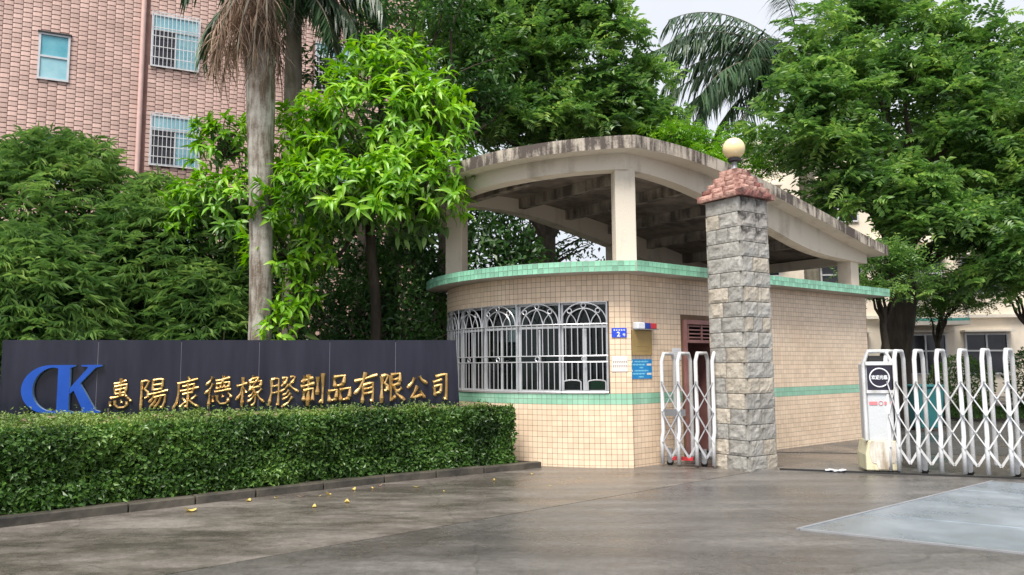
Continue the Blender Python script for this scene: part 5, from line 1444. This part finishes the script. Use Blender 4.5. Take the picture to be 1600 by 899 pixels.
# ------------------------------------------------------------------ large trees
pin = pinnate
pin_big = lambda e, c, r_, m_, per, fl: pinnate(e, c, r_, m_, per, fl, LL=.50, leaflets=14, lw=.058, ll=.125)
broad_big = lambda e, c, r_, m_, per, fl: broad_clump(e, c, r_, m_, per, fl, ll=.20, lw=.085)
clump_tree('feathery_tree', 'tall dark feathery-leaved tree rising behind the gatehouse canopy', (1.2, 22.0, 0), (1.0, 21.8, 5.2), None, None, 125, .62, M['leaf_mid'], pin_big, .32, seed=71, per=28, flat=.32, n_limb=10,
           lobes=[((1.2, 20.8, 9.6), (3.1, 1.0, 2.5), .62), ((-.9, 20.5, 10.6), (2.0, 1.0, 2.0), .25), ((2.9, 20.8, 8.0), (1.6, .8, .8), .22), ((.0, 20.3, 7.9), (2.2, .9, .9), .26)])
clump_tree('shade_tree', 'dark dense tree above and behind the bright green tree', (-2.2, 18.6, 0), (-2.3, 18.4, 4.8), None, None, 100, .6, M['leaf_dark'], broad_big, .26, seed=72, per=44, flat=.6, n_limb=20,
           lobes=[((-2.4, 18.2, 8.9), (2.6, 1.4, 2.2), .6), ((-1.2, 18.6, 7.0), (1.6, 1.2, 1.6), .3), ((-3.4, 17.8, 6.2), (1.6, 1.0, 1.4), .25)])
clump_tree('right_shade_tree', 'large spreading feathery tree with a stout trunk behind the gatehouse on the right', (10.0, 20.2, 0), (10.2, 20.0, 4.1), None, None, 165, .62, M['leaf_mid'], pin_big, .36, seed=73, per=23, flat=.34, n_limb=10,
           lobes=[((10.2, 19.2, 7.4), (3.7, 1.0, 2.4), .34), ((7.4, 18.6, 7.1), (1.5, .8, 1.9), .15), ((12.8, 18.8, 6.6), (2.0, .9, 2.0), .18), ((10.7, 20.2, 10.2), (3.6, 1.0, 1.3), .20), ((9.0, 18.4, 5.3), (1.5, .7, .9), .12), ((12.6, 18.4, 4.2), (1.5, .6, .7), .12), ((10.6, 18.0, 4.6), (1.3, .6, .7), .10), ((13.6, 18.6, 5.2), (1.8, .6, .9), .14), ((12.0, 18.0, 3.5), (1.0, .5, .5), .05), ((14.6, 20.5, 6.4), (1.9, .7, 1.6), .16), ((14.2, 19.6, 3.7), (1.2, .5, .6), .06)])
clump_tree('far_pale_tree', 'paler greyish tree beyond the right-hand tree against the sky', (20.5, 28.5, 0), (19.6, 28.2, 6.0), None, None, 80, .75, M['leaf_grey'], pin_big, .3, seed=74, per=30, flat=.45, n_limb=16,
           lobes=[((17.6, 27.4, 10.2), (3.0, 1.8, 2.6), .8), ((15.8, 27.4, 8.4), (2.0, 1.4, 1.6), .3)])
clump_tree('low_bright_tree', 'light green tree top peeping over the canopy beside the globe lamp', (5.1, 21.2, 0), (5.0, 21.0, 4.6), None, None, 52, .45, M['leaf_bright'], pinnate, .16, seed=75, per=34, flat=.5, n_limb=14,
           lobes=[((4.6, 20.4, 7.2), (1.6, .8, .6), .6), ((6.2, 20.2, 6.6), (1.0, .7, .9), .4)])
clump_tree('far_tree', 'shadowy tree seen through the open gap under the canopy', (-.2, 25.5, 0), (0, 25.5, 3.2), None, None, 60, .7, M['leaf_dark'], broad_big, .22, seed=76, per=34, flat=.6, n_limb=18,
           lobes=[((.6, 25.0, 5.6), (2.6, 1.2, 1.8), 1.0)])
clump_tree('small_tree', 'small leafy tree hanging over the far end of the gatehouse roof', (8.55, 17.9, 0), (8.6, 17.8, 2.6), None, None, 26, .4, M['leaf_mid'], pinnate, .09, seed=77, per=30, flat=.5, n_limb=8,
           lobes=[((8.6, 17.4, 3.3), (.7, .6, .9), 1.0)])
clump_tree('small_tree', 'low leafy tree just right of the stout trunk behind the gate', (11.9, 21.5, 0), (11.8, 21.4, 2.2), None, None, 30, .42, M['leaf_mid'], pinnate, .08, seed=78, per=30, flat=.5, n_limb=8,
           lobes=[((12.0, 21.0, 3.0), (1.1, .6, .8), 1.0)])
clump_tree('small_tree', 'leafy tree at the right picture edge before the cream building', (16.6, 24.5, 0), (16.5, 24.4, 2.6), None, None, 60, .5, M['leaf_mid'], pinnate, .12, seed=79, per=30, flat=.45, n_limb=10,
           lobes=[((16.2, 24.0, 4.4), (1.7, .7, 1.2), 1.0)])
rng = np.random.default_rng(81)

# ------------------------------------------------------------------ pink tiled factory block (left)
fP, fD = V(-10.6, 24.0), V(.9, .434) / np.linalg.norm([.9, .434]); fN = V(fD[1], -fD[0])
PF = empty('pink_factory', (fP[0], fP[1], 0), 'tall pink tiled factory block with barred windows at upper left', 'building')
FT0, FT1, FZ = -14.0, 8.2, 16.5
def fp(t, z, o=0.0): q = fP + fD * t + fN * o; return (q[0], q[1], z)
wins = [(-4.0, -3.17, 10.15, 11.6, False), (-.95, .47, 11.05, 12.8, True), (-.88, .57, 7.85, 9.5, True), (-.92, .52, 14.2, 15.9, True), (-.88, .57, 4.7, 6.35, True), (-4.0, -3.17, 7.0, 8.45, False), (4.2, 5.6, 11.05, 12.8, True), (4.2, 5.6, 7.85, 9.5, True)]
MB().box(fp((FT0 + FT1) / 2, FZ / 2, -4.05), (FT1 - FT0, 8, FZ), (*fD, 0)).build('wall_core', M['pink_grout'], PF)
tw_, thh = .245, .150
cells = []
for i in range(int((FT1 - FT0) / tw_)):
    t = FT0 + (i + .5) * tw_
    for k in range(int(2.6 / thh), int(FZ / thh)):
        z = (k + (.5 if i % 2 else 0)) * thh
        if any(a + .02 < t < b - .02 and c + .01 < z < d - .01 for a, b, c, d, _ in wins): continue
        if abs(t + 1.2) < .10: continue
        cells.append((t, z))
cells = np.array(cells); n_ = len(cells)
xs = np.array([-.5, -.25, .25, .5]) * (tw_ - .012); ys = np.array([-.009, .0, .0, -.009]) - .033
vs = []
base3 = np.stack([fP[0] + fD[0] * cells[:, 0], fP[1] + fD[1] * cells[:, 0], cells[:, 1]], 1)
tilt = rng.normal(0, .003, n_)
for zz, rec in ((-.5, .0), (.5, .0)):
    for x, o_ in zip(xs, ys):
        vs.append(base3 + np.outer(np.ones(n_), V(*fD, 0) * x) + np.outer(np.full(n_, o_ + .045), V(*fN, 0)) + np.outer(np.ones(n_), V(0, 0, zz * (thh - .026))))
vs = np.stack(vs, 1).reshape(-1, 3)
for_q = np.array([(0, 1, 5, 4), (1, 2, 6, 5), (2, 3, 7, 6)]); cap = np.array([(0, 3, 2, 1), (4, 5, 6, 7)])
fs = np.concatenate([(q[None] + (np.arange(n_) * 8)[:, None, None]).reshape(-1, 4) for q in (for_q, cap)])
o = np_obj('relief_tiles', vs, fs, M['pink_tile'], PF); o['kind'] = 'stuff'
for a, b, c, d, grille in wins:
    w = bpy.data.objects.new('window', None); COL.objects.link(w); w.parent = PF; ORG[w.name] = ORG[PF.name]
    T3 = (*fD, 0); cx, cz_ = (a + b) / 2, (c + d) / 2
    fr = MB()
    for t in (a + .03, b - .03): fr.box(fp(t, cz_, .03), (.06, .07, d - c), T3)
    for z in (c + .03, d - .03): fr.box(fp(cx, z, .03), (b - a - .12, .07, .06), T3)
    if grille: fr.box(fp(cx, c + (d - c) * .70, .03), (b - a - .12, .06, .05), T3); fr.box(fp(cx, c + (d - c) * .34, .03), (.05, .06, (d - c) * .66), T3)
    else: fr.box(fp(cx, cz_, .03), (b - a - .12, .06, .06), T3)
    fr.build('frame', M['win_frame'], w)
    def pane(x0, x1, z0, z1, m_): MB().box(fp((x0 + x1) / 2, (z0 + z1) / 2, .024), (x1 - x0, .01, z1 - z0), T3).build('pane', M[m_], w)
    if grille:
        zs_ = c + (d - c) * .70
        pane(a + .06, cx - .025, c + .06, zs_ - .025, 'win_dark'); pane(cx + .025, b - .06, c + .06, zs_ - .025, 'win_pale'); pane(a + .06, b - .06, zs_ + .025, d - .06, 'win_pale')
        for j in range(13):
            t = a + (b - a) * j / 12; MB().box(fp(t, cz_, .16), (.018, .018, d - c + .06), T3).build('bar', M['white_metal'], w)
        for z in (c - .02, c + (d - c) * .16, c + (d - c) * .36, c + (d - c) * .56, c + (d - c) * .72, d + .02):
            MB().box(fp(cx, z, .16), (b - a + .02, .022, .024), T3).build('cross_bar', M['white_metal'], w)
        for t in (a, b):
            for z in (c, d): MB().box(fp(t, z, .1), (.02, .1, .02), T3).build('bracket', M['white_metal'], w)
    else:
        pane(a + .06, b - .06, cz_ + .03, d - .06, 'win_cyan'); pane(a + .06, b - .06, c + .06, cz_ - .03, 'win_pale')
        MB().box(fp(cx, d + .02, .05), (b - a + .06, .12, .04), T3).build('lintel', M['dark_metal'], w)
MB().tube([fp(-1.2, 0, .08), fp(-1.2, FZ, .08)], .075, 10).build('drain_pipe', M['pipe'], PF, smooth=True)
MB().box(fp((FT0 + FT1) / 2, FZ + .15, -3.95), (FT1 - FT0 + .3, 8.4, .3), (*fD, 0)).build('parapet', M['pipe'], PF)

# ------------------------------------------------------------------ cream block behind the gate (right)
CB = empty('cream_building', (20, 36, 0), 'cream plastered block with dark windows behind the folding gate', 'building')
cP, cD = V(10.0, 35.5), V(.995, -.10) / np.linalg.norm([.995, -.10]); cN = V(cD[1], -cD[0])
def cpn(t, z, o=0.0): q = cP + cD * t + cN * o; return (q[0], q[1], z)
MB().box(cpn(11, 5.8, -5), (26, 10, 11.6), (*cD, 0)).build('wall', M['cream'], CB)
MB().box(cpn(11, 11.75, -4.9), (26.6, 10.6, .3), (*cD, 0)).build('roof_slab', M['cream_trim'], CB)
for z in (3.55, 7.0): MB().box(cpn(11, z, .12), (26, .25, .14), (*cD, 0)).build('ledge', M['cream_trim'], CB)
for row, (z0, z1) in enumerate(((1.0, 2.75), (4.6, 6.2), (8.0, 9.6))):
    for t in (1.5, 5.1, 8.6, 11.2, 14.6, 18.2):
        w = bpy.data.objects.new('window', None); COL.objects.link(w); w.parent = CB; ORG[w.name] = ORG[CB.name]
        T3 = (*cD, 0); L = 1.75
        MB().box(cpn(t, (z0 + z1) / 2, .01), (L, .04, z1 - z0), T3).build('pane', M['win_dark'], w)
        fr = MB()
        for x in (-L / 2, 0, L / 2): fr.box(cpn(t + x, (z0 + z1) / 2, .05), (.07, .08, z1 - z0), T3)
        for z in (z0, z0 + (z1 - z0) * .58, z1): fr.box(cpn(t, z, .055), (L + .06, .08, .07), T3)
        fr.build('frame', M['white_metal'], w)
        MB().box(cpn(t, z1 + .14, .25), (L + .4, .5, .08), T3).build('hood', M['cream_trim'], w)
bal = MB().box(cpn(8.3, 3.2, .75), (3.2, 1.5, .16), (*cD, 0)).build('balcony_floor', M['cream_trim'], CB)
MB().box(cpn(8.3, 3.35, 1.46), (3.2, .05, .12), (*cD, 0)).build('balcony_rail', M['green_glass'], CB)
for t in (6.75, 7.8, 8.8, 9.85): MB().box(cpn(t, 3.75, 1.46), (.05, .05, .9), (*cD, 0)).build('balcony_post', M['white_metal'], CB)
MB().box(cpn(8.3, 4.2, 1.46), (3.2, .06, .06), (*cD, 0)).build('balcony_rail', M['green_glass'], CB)

# ------------------------------------------------------------------ yard behind the gate
shrub('round_shrub', 'rounded clipped shrub in the yard behind the folding gate', (13.9, 24.0, .85), (.95, .8, .85), 4200, 91, M['leaf_mid'], .09, .05, shell=.8)
shrub('round_shrub', 'darker shrub at the right picture edge behind the gate', (15.8, 23.2, .95), (.95, .8, .95), 3800, 92, M['leaf_dark'], .09, .05, shell=.8)
shrub('round_shrub', 'low shrub in front of the cream building by the tree trunk', (11.6, 27.0, .6), (1.0, .7, .6), 3000, 93, M['leaf_mid'], .09, .05, shell=.8)
lawn_poly = [(11.5, 20.0), (19, 17.5), (21, 23.5), (12.5, 25.5)]
struct(MB().prism(lawn_poly, -.02, .06).build('lawn_bed', M['soil']))
N_ = 9000; u_, v_ = rng.uniform(0, 1, N_), rng.uniform(0, 1, N_); q = np.array(lawn_poly)
gp_ = ((q[0] * (1 - u_)[:, None] + q[1] * u_[:, None]) * (1 - v_)[:, None] + (q[3] * (1 - u_)[:, None] + q[2] * u_[:, None]) * v_[:, None])
o = foliage('lawn_grass', np.column_stack([gp_, np.full(N_, .05)]), norm(rng.normal(size=(N_, 3)) * V(.5, .5, .1) + V(0, 0, 1)), rand_dirs(N_), rng.uniform(.06, .14, N_), rng.uniform(.015, .03, N_), SIMPLE, M['grass'])
tag(o, 'strip of grass in the yard behind the folding gate', 'grass', kind='stuff')
WB = empty('wheelie_bin', (9.15, 17.2, 0), 'dark teal rubbish bin standing behind the folding gate', 'bin')
b_ = MB(); b_.add([(8.9, 16.95, .08), (9.36, 16.95, .08), (9.36, 17.4, .08), (8.9, 17.4, .08), (8.85, 16.9, .95), (9.42, 16.9, .95), (9.42, 17.5, .95), (8.85, 17.5, .95)], BOXF); b_.build('body', M['teal'], WB, bevel=.02)
MB().box((9.13, 17.2, .985), (.62, .66, .06)).build('lid', M['teal'], WB, bevel=.02)
for x in (8.93, 9.33): MB().tube([(x - .03, 17.42, .08), (x + .03, 17.42, .08)], .08, 12).build('wheel', M['rubber'], WB, smooth=True)
